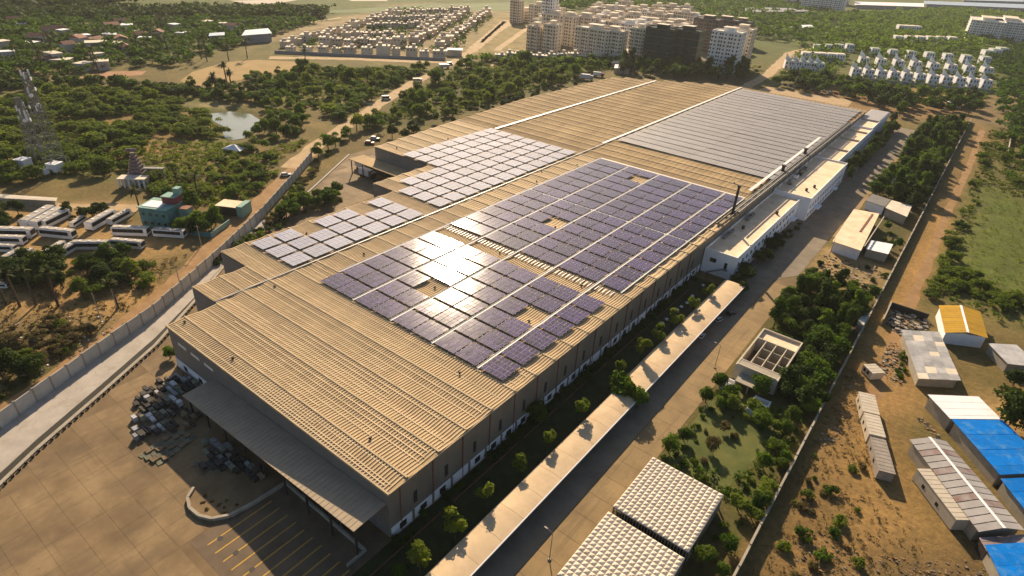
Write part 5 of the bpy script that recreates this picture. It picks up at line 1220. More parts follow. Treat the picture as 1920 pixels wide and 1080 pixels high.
scatter([(-415.4,232.5),(-413.8,278.8),(-358.8,375.8),(-285.3,215.9),(-325.1,227.3),(-373.6,233.9)], 92, 8.0, ['scrub', 'round', 'scrub'], (.7, 1.5), '* in the scrub between golden field and public road', '*s between the field and the road', [lf_scrub, lf_tree], seed=29)
scatter([(-280.9,99.0),(-279.7,142.1),(-249.8,162.6),(-227.3,136.0),(-210.4,113.0),(-236.8,101.6),(-251.8,94.3)], 50, 5.2, ['scrub', 'shrub'], (.7, 1.1), '* above the teal house', '*s above the teal house', [lf_scrub, lf_tree], seed=30)
scatter([(-216.1,85.9),(-209.3,105.7),(-203.9,105.6),(-201.0,92.6),(-209.3,86.3)], 12, 3.4, ['round'], (.75, 1.15), '* beside the teal house', '*s beside the teal house', [lf_tree, lf_dark], seed=31)
for p, s_, lab in (((-207.1,60.6), 1.0, 'small tree in front of the side-on coach'), ((-208.1,66.0), .8, 'small tree beside the lower side-on coach'), ((-232.5,98.3), 1.6, 'tall dark tree behind the teal house'), ((-225.4,98.1), 1.3, 'dark tree right of the teal house')):
    plant('round', p, s_, lab, 'trees round the bus yard', lf_tree)
scatter([(-270.4,49.9),(-267.3,56.4),(-250.8,51.9),(-253.2,44.8)], 14, 3.6, ['round', 'shrub'], (.7, 1.1), '* hedging the photo edge beside the coaches', '*s beside the upper coaches', lf_dark, seed=32)
scatter([(-256.0,66.3),(-248.5,75.2),(-243.2,74.9),(-248.1,66.0)], 8, 3.2, ['round', 'shrub'], (.6, .9), '* between dirt track and upper coaches', '*s above the upper coaches', lf_dark, seed=33)
scatter([(-223.5,38.7),(-222.9,51.8),(-200.0,44.9),(-208.1,35.2)], 18, 3.2, ['round'], (.75, 1.1), '* in the clump among the palms', '*s among the palms', lf_dark, seed=34)
scatter([(-214.1,50.1),(-210.3,61.2),(-194.9,65.8),(-184.2,64.1),(-191.9,46.2)], 24, 3.0, ['scrub', 'shrub', 'round'], (.6, .95), '* in the clump below the bus yard', '*s below the bus yard', [lf_dark, lf_scrub], seed=35)
scatter([(-167.5,19.1),(-164.3,24.8),(-157.4,28.1),(-153.0,18.9),(-151.4,14.3)], 22, 2.6, ['shrub', 'round'], (.6, .9), '* in the dark clump at the photo edge above the wall', '*s at the edge above the wall', lf_dark, seed=36)
scatter([(-190.9,26.1),(-178.5,41.0),(-164.9,39.6),(-159.7,29.0),(-169.9,19.8)], 26, 3.0, ['shrub', 'scrub'], (.45, .8), '* on the rough ground below the palms', '*s below the palms', [lf_scrub, lf_dry], seed=37)
scatter([(-182.1,81.9),(-196.8,109.9),(-237.8,162.2),(-233.0,160.9),(-191.5,108.7),(-179.6,82.7)], 44, 2.2, ['shrub'], (1.0, 1.5), 'brown green * in the hedge between apron and yard', 'shrubs in the hedge beside the apron', [lf_dry, lf_scrub, lf_dark], seed=38)
scatter([(-190.7,108.8),(-195.0,129.8),(-195.6,144.6),(-203.0,150.4),(-204.4,140.6),(-199.7,122.2)], 26, 2.4, ['shrub', 'round'], (.6, 1.0), '* along the notched factory edge', '*s along the notched factory edge', lf_tree, seed=39)
plant('round', (-143.6,48.7), .62, 'small dark tree at the front left corner of the factory', 'trees at the factory corner', lf_tree)
scatter([(-248.1,164.3),(-268.8,206.4),(-259.0,200.2),(-237.0,165.1)], 14, 4, ['round', 'shrub'], (.8, 1.2), '* beside the bend of the public road', '*s beside the bend of the public road', lf_tree, seed=40)
scatter([(-97, 29.5), (-88, 30), (-87.5, 36), (-94, 34)], 9, 1.2, ['shrub'], (.2, .35), 'tiny dry * on the planting island', 'shrubs on the planting island', lf_dry, seed=41)

# palms
def palm_head(seed, n, L, w):
    r = random.Random(seed); mb = MB()
    for i in range(n):
        a = r.uniform(0, 6.28); e = r.uniform(-.7, 1.2); p = Vector((0, 0, 0)); d = Vector((math.cos(a)*math.cos(e), math.sin(a)*math.cos(e), math.sin(e))); sd = Vector((-math.sin(a), math.cos(a), 0))
        for k in range(4):
            q = p+d*(L/4); ws = (.25, 1, .8, .35, .05); w0, w1 = w*ws[k], w*ws[k+1]
            mb.quad(tuple(p-sd*w0), tuple(q-sd*w1), tuple(q+sd*w1), tuple(p+sd*w0)); p = q; d = (d+Vector((0, 0, -.22))).normalized()
    return mb
PH = [palm_head(s_, 46, 1.9, .34).mesh('crown', lf_palm) for s_ in (1, 2, 3)]; CH = [palm_head(s_+9, 26, 3.2, .32).mesh('crown', lf_palm) for s_ in (1, 2, 3)]
TP = MB().cyl((0, 0, 0), (0, 0, .5), .26, .2, 8).cyl((0, 0, .5), (.25, .1, 1), .2, .15, 8).mesh('trunk', m_trunk)
def palm(p, h, label, group, heads=PH, s=1.0):
    t = thing('palm_tree', label, 'palm', (*p, 0), vr.uniform(0, 6.28), group)
    link('trunk', TP, t, (0, 0, 0), None, (1.1*s, 1.1*s, h)); link('crown', heads[vr.randrange(3)], t, (.28*s, .11*s, h), None, s)
for i, (p, h) in enumerate((((-201.1,30.7), 10.5), ((-197.5,32.9), 11), ((-195.3,36.1), 11.5), ((-190.0,39.9), 11), ((-177.2,50.5), 8.5))):
    palm(p, h, ('slender palm nearest the photo edge', 'second slender palm from the photo edge', 'third slender palm from the photo edge', 'fourth slender palm, last of the close row', 'lone palm over the clump below the bus yard')[i], 'fan palms below the bus yard', s=1.25)
palm((-169.1,20.5), 12, 'palm leaning over the dark clump above the wall', 'fan palms below the bus yard', s=1.2)
for i, (p, h) in enumerate((((-406.3,217.7), 13), ((-397.9,215.8), 10), ((-397.2,204.6), 9))): palm(p, h, f'round headed palm against the golden field, {nth(i)} of three', 'palms before the golden field', s=1.9)
palm((-384.5,225.2), 7, 'bushy palm at the lower edge of the golden field', 'palms before the golden field', CH, 1.8)
palm((-410.4,283.4), 16, 'tall dark narrow palm at the corner of the golden field', 'palms before the golden field', CH, 1.5)
for i in range(30):
    p = ((-533.3,134.7), (-567.0,190.4), (-636.8,280.2), (-514.7,191.4), (-517.8,261.6))[i % 5]; p = (p[0]+vr.uniform(-45, 45), p[1]+vr.uniform(-30, 30))
    palm(p, vr.uniform(9, 13), f'coconut palm in the {("near edge", "middle", "far end", "near middle", "east side")[i % 5]} of the far village, one of six there', 'coconut palms in the village', CH, 1.5)
for i, p in enumerate(((-242.9,86.5), (-242.3,102.3), (-230.8,103.8))): palm(p, 8+i*2, f'coconut palm behind the teal house, {nth(i)} from the coaches', 'palms behind the teal house', CH, 1.2)

flush_plants()
# far woods and scrub that read as one mass
def wood(name, label, poly, n, mat, size, seed, leaves=60, holes=()):
    r = np.random.default_rng(seed); poly = [tuple(p) for p in poly]; xs = [p[0] for p in poly]; ys = [p[1] for p in poly]; pts = []
    while len(pts) < n:
        for x, y in zip(r.uniform(min(xs), max(xs), n), r.uniform(min(ys), max(ys), n)):
            if len(pts) < n and inside((x, y), poly) and free((x, y)) and not any(inside((x, y), h) for h in holes): pts.append((x, y))
    pts = np.array(pts); k = leaves; s = r.uniform(size[0], size[1], n)
    d = r.normal(size=(n, k, 3)); d /= np.linalg.norm(d, axis=2)[:, :, None]; d[:, :, 2] = np.abs(d[:, :, 2])*1.0-.1
    lob = r.normal(size=(n, 5, 3))*np.array([.5, .5, .22]); li = r.integers(0, 5, size=(n, k))
    c_ = np.take_along_axis(lob, li[:, :, None], 1)
    pos = (c_+d*np.array([.62, .62, .5])*r.uniform(.7, 1.05, size=(n, k, 1)))*s[:, None, None]; pos[:, :, 2] += s[:, None]*.75
    pos[:, :, :2] += pts[:, None, :]
    nn = d*.8+r.normal(size=d.shape)*.5+np.array([0, 0, .5]); nn /= np.linalg.norm(nn, axis=2)[:, :, None]
    u = np.cross(nn, r.normal(size=d.shape)); u /= np.linalg.norm(u, axis=2)[:, :, None]; w = np.cross(nn, u)
    ls = (s[:, None, None]*.24)*r.uniform(.6, 1.4, size=(n, k, 1))
    q = np.stack([pos-u*ls, pos-w*ls*.8, pos+u*ls, pos+w*ls*.8], 2).reshape(-1, 3); m = n*k
    me = bpy.data.meshes.new(name); me.vertices.add(4*m); me.vertices.foreach_set('co', q.ravel()); me.loops.add(4*m); me.loops.foreach_set('vertex_index', np.arange(4*m, dtype=np.int32))
    me.polygons.add(m); me.polygons.foreach_set('loop_start', np.arange(0, 4*m, 4, dtype=np.int32)); me.update(); me.materials.append(mat)
    return stuff(link(name, me), label, 'woodland')
wood('village_woods', 'mass of trees round the far village', [(-773.9,175.9),(-653.9,395.4),(-621.8,454.1),(-564.6,361.7),(-525.6,294.2),(-497.7,250.6),(-480.8,221.1),(-492.1,196.2),(-493.4,158.8),(-498.1,101.7)], 950, lf_tree, (2.6, 5.4), 1)
wood('village_woods', 'dark tree belt beyond the crop fields', [(-817.9,187.7),(-777.7,324.5),(-714.3,476.7),(-683.6,516.4),(-635.7,464.6),(-712.2,321.7),(-767.0,174.0)], 800, lf_dark, (4, 7), 2, 40)
wood('far_woods', 'distant woodland along the top edge', [(-902.8,210.6),(-891.3,287.3),(-857.5,366.6),(-823.3,316.2),(-810.2,185.7)], 350, lf_dark, (5, 9), 3, 30)
wood('far_woods', 'distant woodland beyond the flats', [(-536.0,716.9),(-624.4,953.0),(-642.9,1523.9),(-499.7,2222.6),(-243.3,1146.7),(-199.3,812.6),(-264.6,817.2),(-378.8,957.1),(-551.4,936.5),(-531.6,786.6)], 1700, lf_tree, (5, 8.5), 4, 36)
wood('far_woods', 'woodland round the villas', [(-193.0,790.2),(-265.6,1240.5),(-118.9,1707.7),(-7.8,1739.8),(30.4,1390.2),(-19.5,983.0),(-89.1,826.0),(-140.0,808.5),(-141.7,660.0)], 1300, lf_tree, (4.5, 7.5), 5, 40)
wood('far_woods', 'woodland right of the villas', [(-21.1,921.9),(31.1,1289.8),(46.8,789.9),(37.1,429.5),(21.9,451.7),(4.0,643.6),(1.6,769.1)], 420, lf_tree, (3.5, 6), 6, 70)
wood('scrub_thicket', 'low undergrowth in the left scrubland', LEFT1+[(-305.2,60.4),(-452.4,104.5)], 1100, lf_scrub, (.6, 2.0), 7, 50, holes=[[(-379.8,108.3),(-374.9,129.6),(-364.5,162.1),(-352.1,155.9),(-357.0,122.2)]])
wood('scrub_thicket', 'low undergrowth in the wood beside the factory', WOOD, 900, lf_scrub, (1.0, 2.2), 8, 50)
wood('scrub_thicket', 'low undergrowth between field and road', [(-415.4,232.5),(-413.8,278.8),(-358.8,375.8),(-285.3,215.9),(-325.1,227.3),(-373.6,233.9)], 700, lf_scrub, (.8, 2.0), 9, 46)
wood('scrub_thicket', 'low undergrowth round pond and teal house', [(-316.0,127.0),(-294.4,150.6),(-271.4,151.0),(-272.3,188.3),(-256.3,167.2),(-214.6,108.8),(-236.8,101.6),(-274.7,96.3)], 700, lf_scrub, (.6, 1.5), 10, 46, holes=[POND])
wood('scrub_thicket', 'low undergrowth in the road belt', [(-29, 100), (-9, 100), (-9, 214), (-29, 214)], 330, lf_tree, (.5, 1.1), 11, 60, holes=[[(-30, 134), (-13, 134), (-13, 166), (-30, 166)], [(-27, 104), (-15, 104), (-14, 126), (-27, 128)]])
wood('scrub_thicket', 'low undergrowth beyond the boundary wall', [(7, 226), (60, 226), (75, 520), (6, 520)], 1000, lf_scrub, (.6, 1.7), 12, 46, holes=[[(10, 262), (34, 250), (44, 330), (30, 372), (10, 385), (12, 320)], [(8, 196), (45, 196), (45, 230), (8, 226)]])
wood('scrub_thicket', 'low undergrowth in the upper road belt', [(-29, 316), (-8, 316), (-8, 510), (-29, 505)], 380, lf_dark, (.8, 1.8), 13, 46)
wood('meadow_tufts', 'grass tufts over the meadow', [(10, 262), (34, 250), (44, 330), (30, 372), (10, 385), (12, 320)], 420, lf_scrub, (.3, .8), 14, 22)
wood('scrub_thicket', 'scattered low scrub behind the factory', [(-288.8,501.7),(-192.2,612.8),(-2.3,688.5),(-4.5,607.3),(-68.8,543.4),(-163.2,557.0),(-252.2,475.5)], 500, lf_tree, (1.2, 3), 15, 46, holes=[[(-160.9,512.4),(-173.6,617.3),(-110.8,590.9),(-83.0,539.0)]])
wood('scrub_thicket', 'dry weeds on the near dirt lot', [(-5, 60), (8, 84), (24, 104), (12, 128), (-2, 160), (-5, 170)], 420, lf_dry, (.2, .6), 16, 26)
wood('scrub_thicket', 'weeds on the rough ground by the palms', [(-213.0,32.7),(-200.1,63.3),(-192.8,86.0),(-182.3,80.2),(-167.1,51.5),(-153.9,25.8),(-154.4,15.2)], 420, lf_dry, (.3, .9), 17, 30)

# ------------------------------------------------------------------ housing estate across the road
hr = random.Random(31)
ew = MB().box(-.55, .55, -.05, 0, 0, 1.1).mesh('window', m_glass)
def house_kit(wm_, v):
    d = {}; w, dd, h = (4.6, 4.2, 6.4) if v != 1 else (5.2, 4.4, 6.9)
    d['wall'] = MB().box(-w, w, -dd, dd, 0, h).box(-w*.3, w*.75, -dd-1.1, -dd, 0, 3.1).mesh('wall', wm_)
    d['roof'] = MB().box(-w-.2, w+.2, -dd-.2, dd+.2, h+.01, h+.25).box(-w*.35, w*.8, -dd-1.3, -dd-.25, 3.11, 3.3).mesh('roof_slab', m_flat)
    x0 = -w*.7 if v == 2 else w*.1
    d['head'] = MB().box(x0, x0+w*.62, -dd*.2, dd*.8, h+.26, h+2.6).mesh('stair_head', wm_)
    d['tank'] = MB().cyl((w*.6 if v == 2 else -w*.6, dd*.4, h+.26), (w*.6 if v == 2 else -w*.6, dd*.4, h+1.6), .6, n=8).mesh('water_tank', m_dark)
    d['dims'] = (w, dd, h); return d
KITS = [house_kit(m_est[i % 3], (i*5+i//3) % 3) for i in range(9)]
def house(p, rz, label, group, s=1.0):
    k = KITS[hr.randrange(9)]; w, dd, h = k['dims']
    t = thing('estate_house', label, 'house', (p[0], p[1], 0), rz, group); s *= hr.uniform(.78, 1.0); t.scale = (s*hr.uniform(.9, 1.1), s, s*hr.uniform(.75, 1.1))
    for n_ in ('wall', 'roof', 'head', 'tank'): link({'wall': 'wall', 'roof': 'roof_slab', 'head': 'stair_head', 'tank': 'water_tank'}[n_], k[n_], t)
    for x in (-w*.6, 0, w*.6): link('window', ew, t, (x, -dd, 4.3))
    o = link('window', ew, t, (w, 0, 4.3), math.pi/2); o = link('window', ew, t, (w, 0, 1.4), math.pi/2)
def row(a, b_, n, label, group, face, s=1.0):
    a, b_ = Vector(a), Vector(b_)
    for i in range(n):
        p = a+(b_-a)*((i+.5)/n)+Vector((hr.uniform(-1.3, 1.3), hr.uniform(-1.3, 1.3))); house(p, face+hr.choice((0, 0, math.pi))+hr.uniform(-.05, .05), label.replace('*', nth(i)), group, s)
E1 = rot_to((-483.3,320.2), (-384.1,402.3))
row((-487.8,318.1), (-440.3,373.8), 6, 'cream estate house, * from the estate wall corner in the wall row', 'houses in the row along the estate wall', E1, 1.0)
row((-438.7,376.1), (-389.3,411.8), 5, 'cream estate house in the wall row, * after its middle gap', 'houses in the row along the estate wall', E1, 1.0)
row((-504.4,325.7), (-543.7,421.5), 9, 'estate house in the outer terrace, * from its near end', 'houses of the outer terrace', E1+1.57, 1.0)
row((-547.9,428.2), (-644.0,597.2), 10, 'estate house in the far half of outer terrace, * along', 'houses of the outer terrace', E1+1.57, 1.0)
row((-499.7,362.4), (-452.6,423.5), 7, 'estate house in the second row behind the wall, * from its left', 'houses of the second row', E1, 1.1)
row((-517.7,400.8), (-495.0,449.1), 5, 'larger estate house in the leafy third row, * from its left', 'houses of the third row', E1, 1.1)
row((-449.8,427.7), (-575.3,640.7), 14, 'estate house in the left lane row, * from the wall', 'houses of the left lane row', E1+1.57, 1.15)
row((-422.8,437.3), (-574.0,689.6), 15, 'estate house in the middle lane row, * from the wall', 'houses of the middle lane row', E1+1.57, 1.15)
row((-549.4,461.1), (-534.5,525.5), 7, 'estate house in the upper cross row, * from its left', 'houses of the upper cross row', E1, 1.0)
row((-585.1,503.4), (-560.1,606.1), 10, 'estate house in the high cross row, * from its left', 'houses of the high cross row', E1, 1.0)
row((-616.5,560.8), (-601.8,683.2), 10, 'estate house in the topmost cross row, * from its left', 'houses of the topmost cross row', E1, 1.0)
row((-502.3,489.8), (-551.4,564.3), 4, 'estate house in the short inner row, * from the wall', 'houses of the short inner row', E1+1.57, 1.0)
row((-357.8,439.1), (-281.8,528.0), 12, 'low cream house below the flats, * from the gate', 'low houses below the flats', E1, 1.0)
ewl = thing('estate_wall', 'long blue grey wall along the front of the housing estate', 'wall')
a, b_ = Vector((-486.5,306.9)), Vector((-379.4,400.7)); n = 40
pm = MB().box(-.5, .5, -.15, .15, 0, 2.3).mesh('wall_panel', m_estwall)
for i in range(n):
    p = a+(b_-a)*((i+.5)/n); link('wall_panel', pm, ewl, (p.x, p.y, 0), E1, ((b_-a).length/n*.985, 1, 1+.04*(i % 2)))
t = thing('gatehouse', 'small cream gatehouse at the estate junction', 'gatehouse', (*(-391.6,426.0), 0), E1)
MB().box(-6, 6, -4, 4, 0, 5).part('wall', m_cream, t); MB().box(-7, 7, -5, 5, 5, 5.5).part('roof_slab', m_white, t); MB().box(-8, -6.5, -3, 3, 0, 4).part('gate_pillar', m_shedblue, t)
wood('estate_greenery', 'trees and hedges among the estate houses', [(-486.6,319.8),(-388.2,413.4),(-553.9,682.1),(-671.3,630.6),(-578.4,449.1)], 420, lf_tree, (1.6, 3.6), 30, 44)
wood('estate_greenery', 'tree line in front of the flats', [(-370.4,421.5),(-275.5,536.8),(-210.6,567.7),(-202.5,548.0),(-260.2,508.7),(-357.7,407.1)], 170, lf_tree, (2.6, 4.6), 31, 60)

# ------------------------------------------------------------------ blocks of flats
def flats(p, rz, w, d, floors, label, mat, group, single=False, bare=False):
    fh = 3.05; h = floors*fh
    t = thing('apartment_block', label, 'apartment block', (p[0], p[1], 0), rz, group)
    MB().box(-w/2, w/2, -d/2, d/2, 0, h).part('wall', mat, t)
    nb = max(2, int(w/7)); bay = MB().box(-1.5, 1.5, -1.2, 0, 1, h-.6).mesh('balcony_bay', mat)
    for i in range(nb): link('balcony_bay', bay, t, (-w/2+(i+.5)*w/nb, -d/2-.01, 0))
    lg = MB().box(-w/2-.25, w/2+.25, -d/2-1.32, d/2+.25, 0, .28).mesh('floor_band', mat if mat is not m_tower[4] else m_tower[3])
    for k in range(2, floors+1, 2): link('floor_band', lg, t, (0, 0, k*fh-.1))
    wn_ = MB().box(-.65, .65, -.07, 0, 0, 1.5).mesh('window', m_glass); jw = MB()
    def put(x, y, z, side):
        if single: link('window', wn_, t, (x, y, z), 0 if side == 0 else (math.pi/2 if side == 1 else -math.pi/2))
        elif side == 0: jw.box(x-.65, x+.65, y-.07, y, z, z+1.5)
        else: s_ = .07 if side == 1 else -.07; jw.box(min(x, x+s_), max(x, x+s_), y-.65, y+.65, z, z+1.5)
    for k in range(floors):
        z = k*fh+1.0
        for i in range(nb):
            cx = -w/2+(i+.5)*w/nb; put(cx, -d/2-1.21, z, 0)
            if w/nb > 5.5: put(cx-w/nb*.38, -d/2, z, 0); put(cx+w/nb*.38, -d/2, z, 0)
        for j in range(max(2, int(d/5))):
            yy = -d/2+(j+.5)*d/max(2, int(d/5)); put(w/2, yy, z, 1); put(-w/2, yy, z, 2)
    if not single: stuff(jw.part('windows', m_glass, t))
    MB().box(-w/2-.15, w/2+.15, -d/2-.15, -d/2+.2, h+.1, h+1.1).box(-w/2-.15, w/2+.15, d/2-.2, d/2+.15, h+.1, h+1.1).box(-w/2-.15, -w/2+.2, -d/2+.2, d/2-.2, h+.1, h+1.1).box(w/2-.2, w/2+.15, -d/2+.2, d/2-.2, h+.1, h+1.1).part('parapet', mat, t)
    MB().box(-w/2+.2, w/2-.2, -d/2+.2, d/2-.2, h+.2, h+.3).part('roof_slab', m_flat if not bare else mat, t)
    MB().box(-w*.18, w*.18, -d*.2, d*.3, h+.3, h+3.6).part('stair_head', m_tower[2] if mat is m_tower[2] else mat, t); MB().box(-w*.21, w*.21, -d*.25, d*.35, h+3.6, h+3.9).part('tank_slab', m_flat, t)
    return t
AZ = 0.0
F1 = [((-197.4,562.2), 25, 17, 11, 'white tall block nearest the factory, in front of the brown frame', 2, True), ((-196.7,594.3), 20, 16, 11, 'grey brown block directly behind the white tall one', 1, True),
      ((-252.5,547.3), 26, 15, 10, 'block wrapped in dark green netting, left of the pair', 4, True), ((-233.8,560.4), 26, 15, 10, 'block wrapped in dark green netting, right of the pair', 4, True),
      ((-311.4,531.3), 34, 16, 8, 'broad cream block above the tree line', 0, True), ((-294.7,536.6), 22, 15, 8, 'cream block adjoining the broad one', 0, True), ((-276.5,553.1), 14, 14, 9, 'slim cream block left of the netted pair', 0, True),
      ((-349.2,515.6), 13, 13, 8, 'slim cream block at the left end of the flats', 0, True), ((-365.2,512.3), 14, 13, 7, 'cream block left of the slim one at the end', 1, True)]
for p, w, d, fl, lab, mi, sg in F1: flats(p, .08, w, d, fl, lab, m_tower[mi], None, sg, mi == 4)
for p, w, fl, lab in (((-257.7,665.1), 26, 10, 'dark brown unfinished block behind the netted pair'), ((-255.2,709.4), 28, 9, 'dark brown unfinished block farther right'), ((-249.4,743.0), 22, 8, 'dark brown unfinished block at the right end')):
    flats(p, .08, w, 18, fl, lab, m_tower[3], None, False, True)
fr_ = random.Random(8)
for r_, (a, b_, n, fl) in enumerate((((-393.5,547.3), (-260.6,633.8), 11, 8), ((-416.4,588.3), (-277.5,700.3), 12, 7), ((-422.4,685.4), (-309.7,775.5), 9, 7), ((-449.9,748.1), (-348.1,830.7), 8, 6), ((-482.6,808.1), (-378.6,899.1), 7, 6), ((-439.0,609.2), (-423.1,651.4), 2, 8))):
    a, b_ = Vector(a), Vector(b_)
    for i in range(n):
        p = a+(b_-a)*((i+.5)/n)+Vector((fr_.uniform(-5, 5), fr_.uniform(-5, 5)))
        flats(p, .08, fr_.choice((16, 20, 24)), fr_.choice((13, 15)), fl+fr_.choice((-1, 0, 0, 1)), f'block of flats in the {nth(r_)} back rank of the complex, {nth(i)} from its left', m_tower[fr_.choice((0, 0, 1, 1, 2))], 'blocks of flats in the back ranks')
flats((-397.3,578.6), .08, 12, 14, 13, 'tallest plain pale slab tower at the left of the flats', m_tower[2], None)
flats((-500.4,656.7), .08, 13, 11, 8, 'lone slim grey tower beyond the empty plots', m_tower[1], None)
flats((-499.9,677.2), .08, 22, 14, 4, 'low purplish block beside the lone slim tower', m_tower[1], None)
shed('low_hall', 'bright cream low hall between the flats', 'hall', [(-294.6,550.6), (-279.4,549.0), (-301.0,585.7), (-311.5,580.7)], 6, m_flat, m_cream)

# ------------------------------------------------------------------ white villas with sail-shaped roof fins
def villa_kit(green):
    d = {}; w, dd, h = 5.6, 5.5, 6.8
    d['wall'] = MB().box(-w, w, -dd, dd, 0, h).box(-w*.2, w*.95, -dd-2.2, -dd, 0, 3.4).mesh('wall', m_white)
    d['roof'] = MB().box(-w+.3, w-.3, -dd+.3, dd-.3, h+.02, h+.3).box(-w*.2, w*.95, -dd-2.2, -dd-.02, 3.42, 3.6).mesh('roof_slab', m_flatg if green else m_flat)
    n = 8; prof = [(-w-.1, h)]+[(-w-.1+2*w*i/n, h+5.2*(1-i/n)**1.9+.25) for i in range(n+1)]+[(w-.1, h)]
    d['fin'] = MB().ext([(u, z) for u, z in prof], 'x', 0, .35).mesh('roof_fin', m_white)
    # the fin runs along x: swap its profile onto the x axis
    d['fin'] = MB(); [d['fin'].quad((prof[i][0], 1.0, h), (prof[i+1][0], 1.0, h), (prof[i+1][0], 1.0, prof[i+1][1]), (prof[i][0], 1.0, prof[i][1])) for i in range(1, n+1)]
    [d['fin'].quad((prof[i+1][0], 1.4, h), (prof[i][0], 1.4, h), (prof[i][0], 1.4, prof[i][1]), (prof[i+1][0], 1.4, prof[i+1][1])) for i in range(1, n+1)]
    [d['fin'].quad((prof[i][0], 1.0, prof[i][1]), (prof[i+1][0], 1.0, prof[i+1][1]), (prof[i+1][0], 1.4, prof[i+1][1]), (prof[i][0], 1.4, prof[i][1])) for i in range(1, n+1)]
    d['fin'].quad((prof[1][0], 1.4, h), (prof[1][0], 1.0, h), (prof[1][0], 1.0, prof[1][1]), (prof[1][0], 1.4, prof[1][1])); d['fin'] = d['fin'].mesh('roof_fin', m_white)
    return d
VK = [villa_kit(False), villa_kit(True)]; vw = MB().box(-.85, .85, -.08, 0, 0, 1.7).mesh('window', m_glass)
def villa(p, rz, label, group, k=0, s=1.0, fin=True):
    t = thing('villa', label, 'villa', (p[0], p[1], 0), rz, group); t.scale = (s*.55, s*.72, s*.86)
    link('wall', VK[k]['wall'], t); link('roof_slab', VK[k]['roof'], t)
    if fin: link('roof_fin', VK[k]['fin'], t)
    for x, y, z in ((-3.8, -5.5, 4.2), (.2, -5.5, 4.2), (3.4, -5.5, 4.2), (-3.8, -5.5, 1.0), (1.8, -7.7, .9)): link('window', vw, t, (x, y, z))
V1 = rot_to((-108.0,657.2), (-7.1,701.7))
def vrow(a, b_, n, label, group, k=0, s=1.0, fin=True, rz=V1):
    a, b_ = Vector(a), Vector(b_)
    for i in range(n): villa(a+(b_-a)*((i+.5)/n), rz, label.replace('*', nth(i)), group, k, s, fin)
vrow((-111.6,652.5), (-4.8,704.5), 11, 'white villa with sail shaped roof fin, * from the left along the villa wall', 'villas along the villa wall', 0, 1.25)
vrow((-122.4,725.5), (-7.0,785.2), 8, 'white villa with fin in the second villa row, * from the left', 'villas of the second row', 0, 1.35)
vrow((-128.8,807.7), (-12.9,870.6), 7, 'white villa with pale green roof in the third row, * from the left', 'villas of the third row', 1, 1.35, False)
vrow((-164.9,637.2), (-135.0,652.7), 5, 'white villa in the left cluster front row, * from the left', 'villas of the left cluster', 1, 1.3)
vrow((-168.9,703.9), (-134.2,732.8), 5, 'pale villa in the left cluster back row, * from the left', 'villas of the left cluster', 0, 1.3, False)
vrow((-175.5,768.4), (-143.8,826.3), 4, 'pale villa at the top of the left cluster, * from the left', 'villas of the left cluster', 1, 1.3, False)
vrow((-125.2,946.2), (-63.0,1026.5), 6, 'white terrace house beyond the villas, * from the left', 'terrace houses beyond the villas', 0, 1.6, False)
vrow((-141.4,1085.1), (-117.1,1106.4), 3, 'cream house half in trees beyond the terraces, * from the left', 'houses in the trees beyond', 0, 1.8, False)
vrow((-25.1,905.3), (-8.2,974.7), 3, 'white villa beside the big slab blocks, * from the left', 'villas beside the slab blocks', 1, 1.6, False)
vwl = thing('villa_wall', 'long grey wall in front of the white villas', 'wall')
a, b_ = Vector((-108.3,627.6)), Vector((-0.9,677.9)); pm = MB().box(-.5, .5, -.15, .15, 0, 3.0).mesh('wall_panel', m_estwall)
for i in range(34): p = a+(b_-a)*((i+.5)/34); link('wall_panel', pm, vwl, (p.x, p.y, 0), V1, ((b_-a).length/34*.985, 1, 1))
wood('villa_gardens', 'trees and hedges in the villa gardens', [(-109.0,641.0),(-2.6,694.3),(-7.9,969.2),(-140.8,868.0)], 330, lf_tree, (2.0, 3.8), 32, 44)
wood('villa_gardens', 'trees round the left villa cluster', [(-159.8,596.8),(-116.9,616.5),(-147.7,845.0),(-186.4,787.7)], 160, lf_tree, (2.0, 4.2), 33, 44)
for p, w, d, fl, lab in (((-43.5,1152.9), 40, 70, 8, 'big white slab block, left of the pair beyond the villas'), ((-18.6,1192.4), 44, 80, 8, 'big white slab block, right of the pair beyond the villas'),
                         ((-351.7,1374.8), 60, 40, 11, 'distant white block at the top edge, left one'), ((-298.6,1301.6), 70, 40, 10, 'distant white block at the top edge, right one'), ((-319.5,1533.1), 30, 30, 9, 'distant small white block at the top edge')):
    flats(p, .1, w, d, fl, lab, m_tower[2], None)
for q, lab, mt in (([(-277.1,1456.0), (-174.2,1593.5), (-189.2,1708.4), (-295.3,1542.1)], 'long bright white hall near the top edge', m_white), ([(-187.0,1691.0), (-11.8,1886.5), (-16.4,2059.5), (-201.4,1800.9)], 'long blue grey factory roof at the top edge', m_shedblue), ([(-144.1,1984.8), (24.5,2255.3), (23.2,2434.8), (-155.2,2106.3)], 'farther blue factory roof at the top edge', m_shedblue),
                   ([(-243.3,908.5), (-222.7,951.2), (-232.1,981.3), (-250.7,940.6)], 'white low shed in the far green', m_white), ([(-350.8,1048.4), (-291.8,1189.8), (-307.9,1249.6), (-381.2,1133.1)], 'grey low hall before the distant white blocks', m_estwall),
                   ([(-538.0,309.2), (-536.0,338.2), (-563.1,352.0), (-563.3,328.4)], 'pale blue roofed warehouse left of the estate', m_shedblue), ([(-550.0,285.9), (-547.7,299.3), (-562.4,307.8), (-564.0,294.7)], 'small pale warehouse in the far trees', m_shedblue)):
    shed('warehouse', lab, 'warehouse', q, 7, mt, m_estwall)
shed('security_hut', 'white roofed hut group at the far end of the factory', 'hut', [(-257.4,475.6), (-246.3,483.2), (-253.7,498.6), (-265.1,490.8)], 4.5, m_white, m_conk)
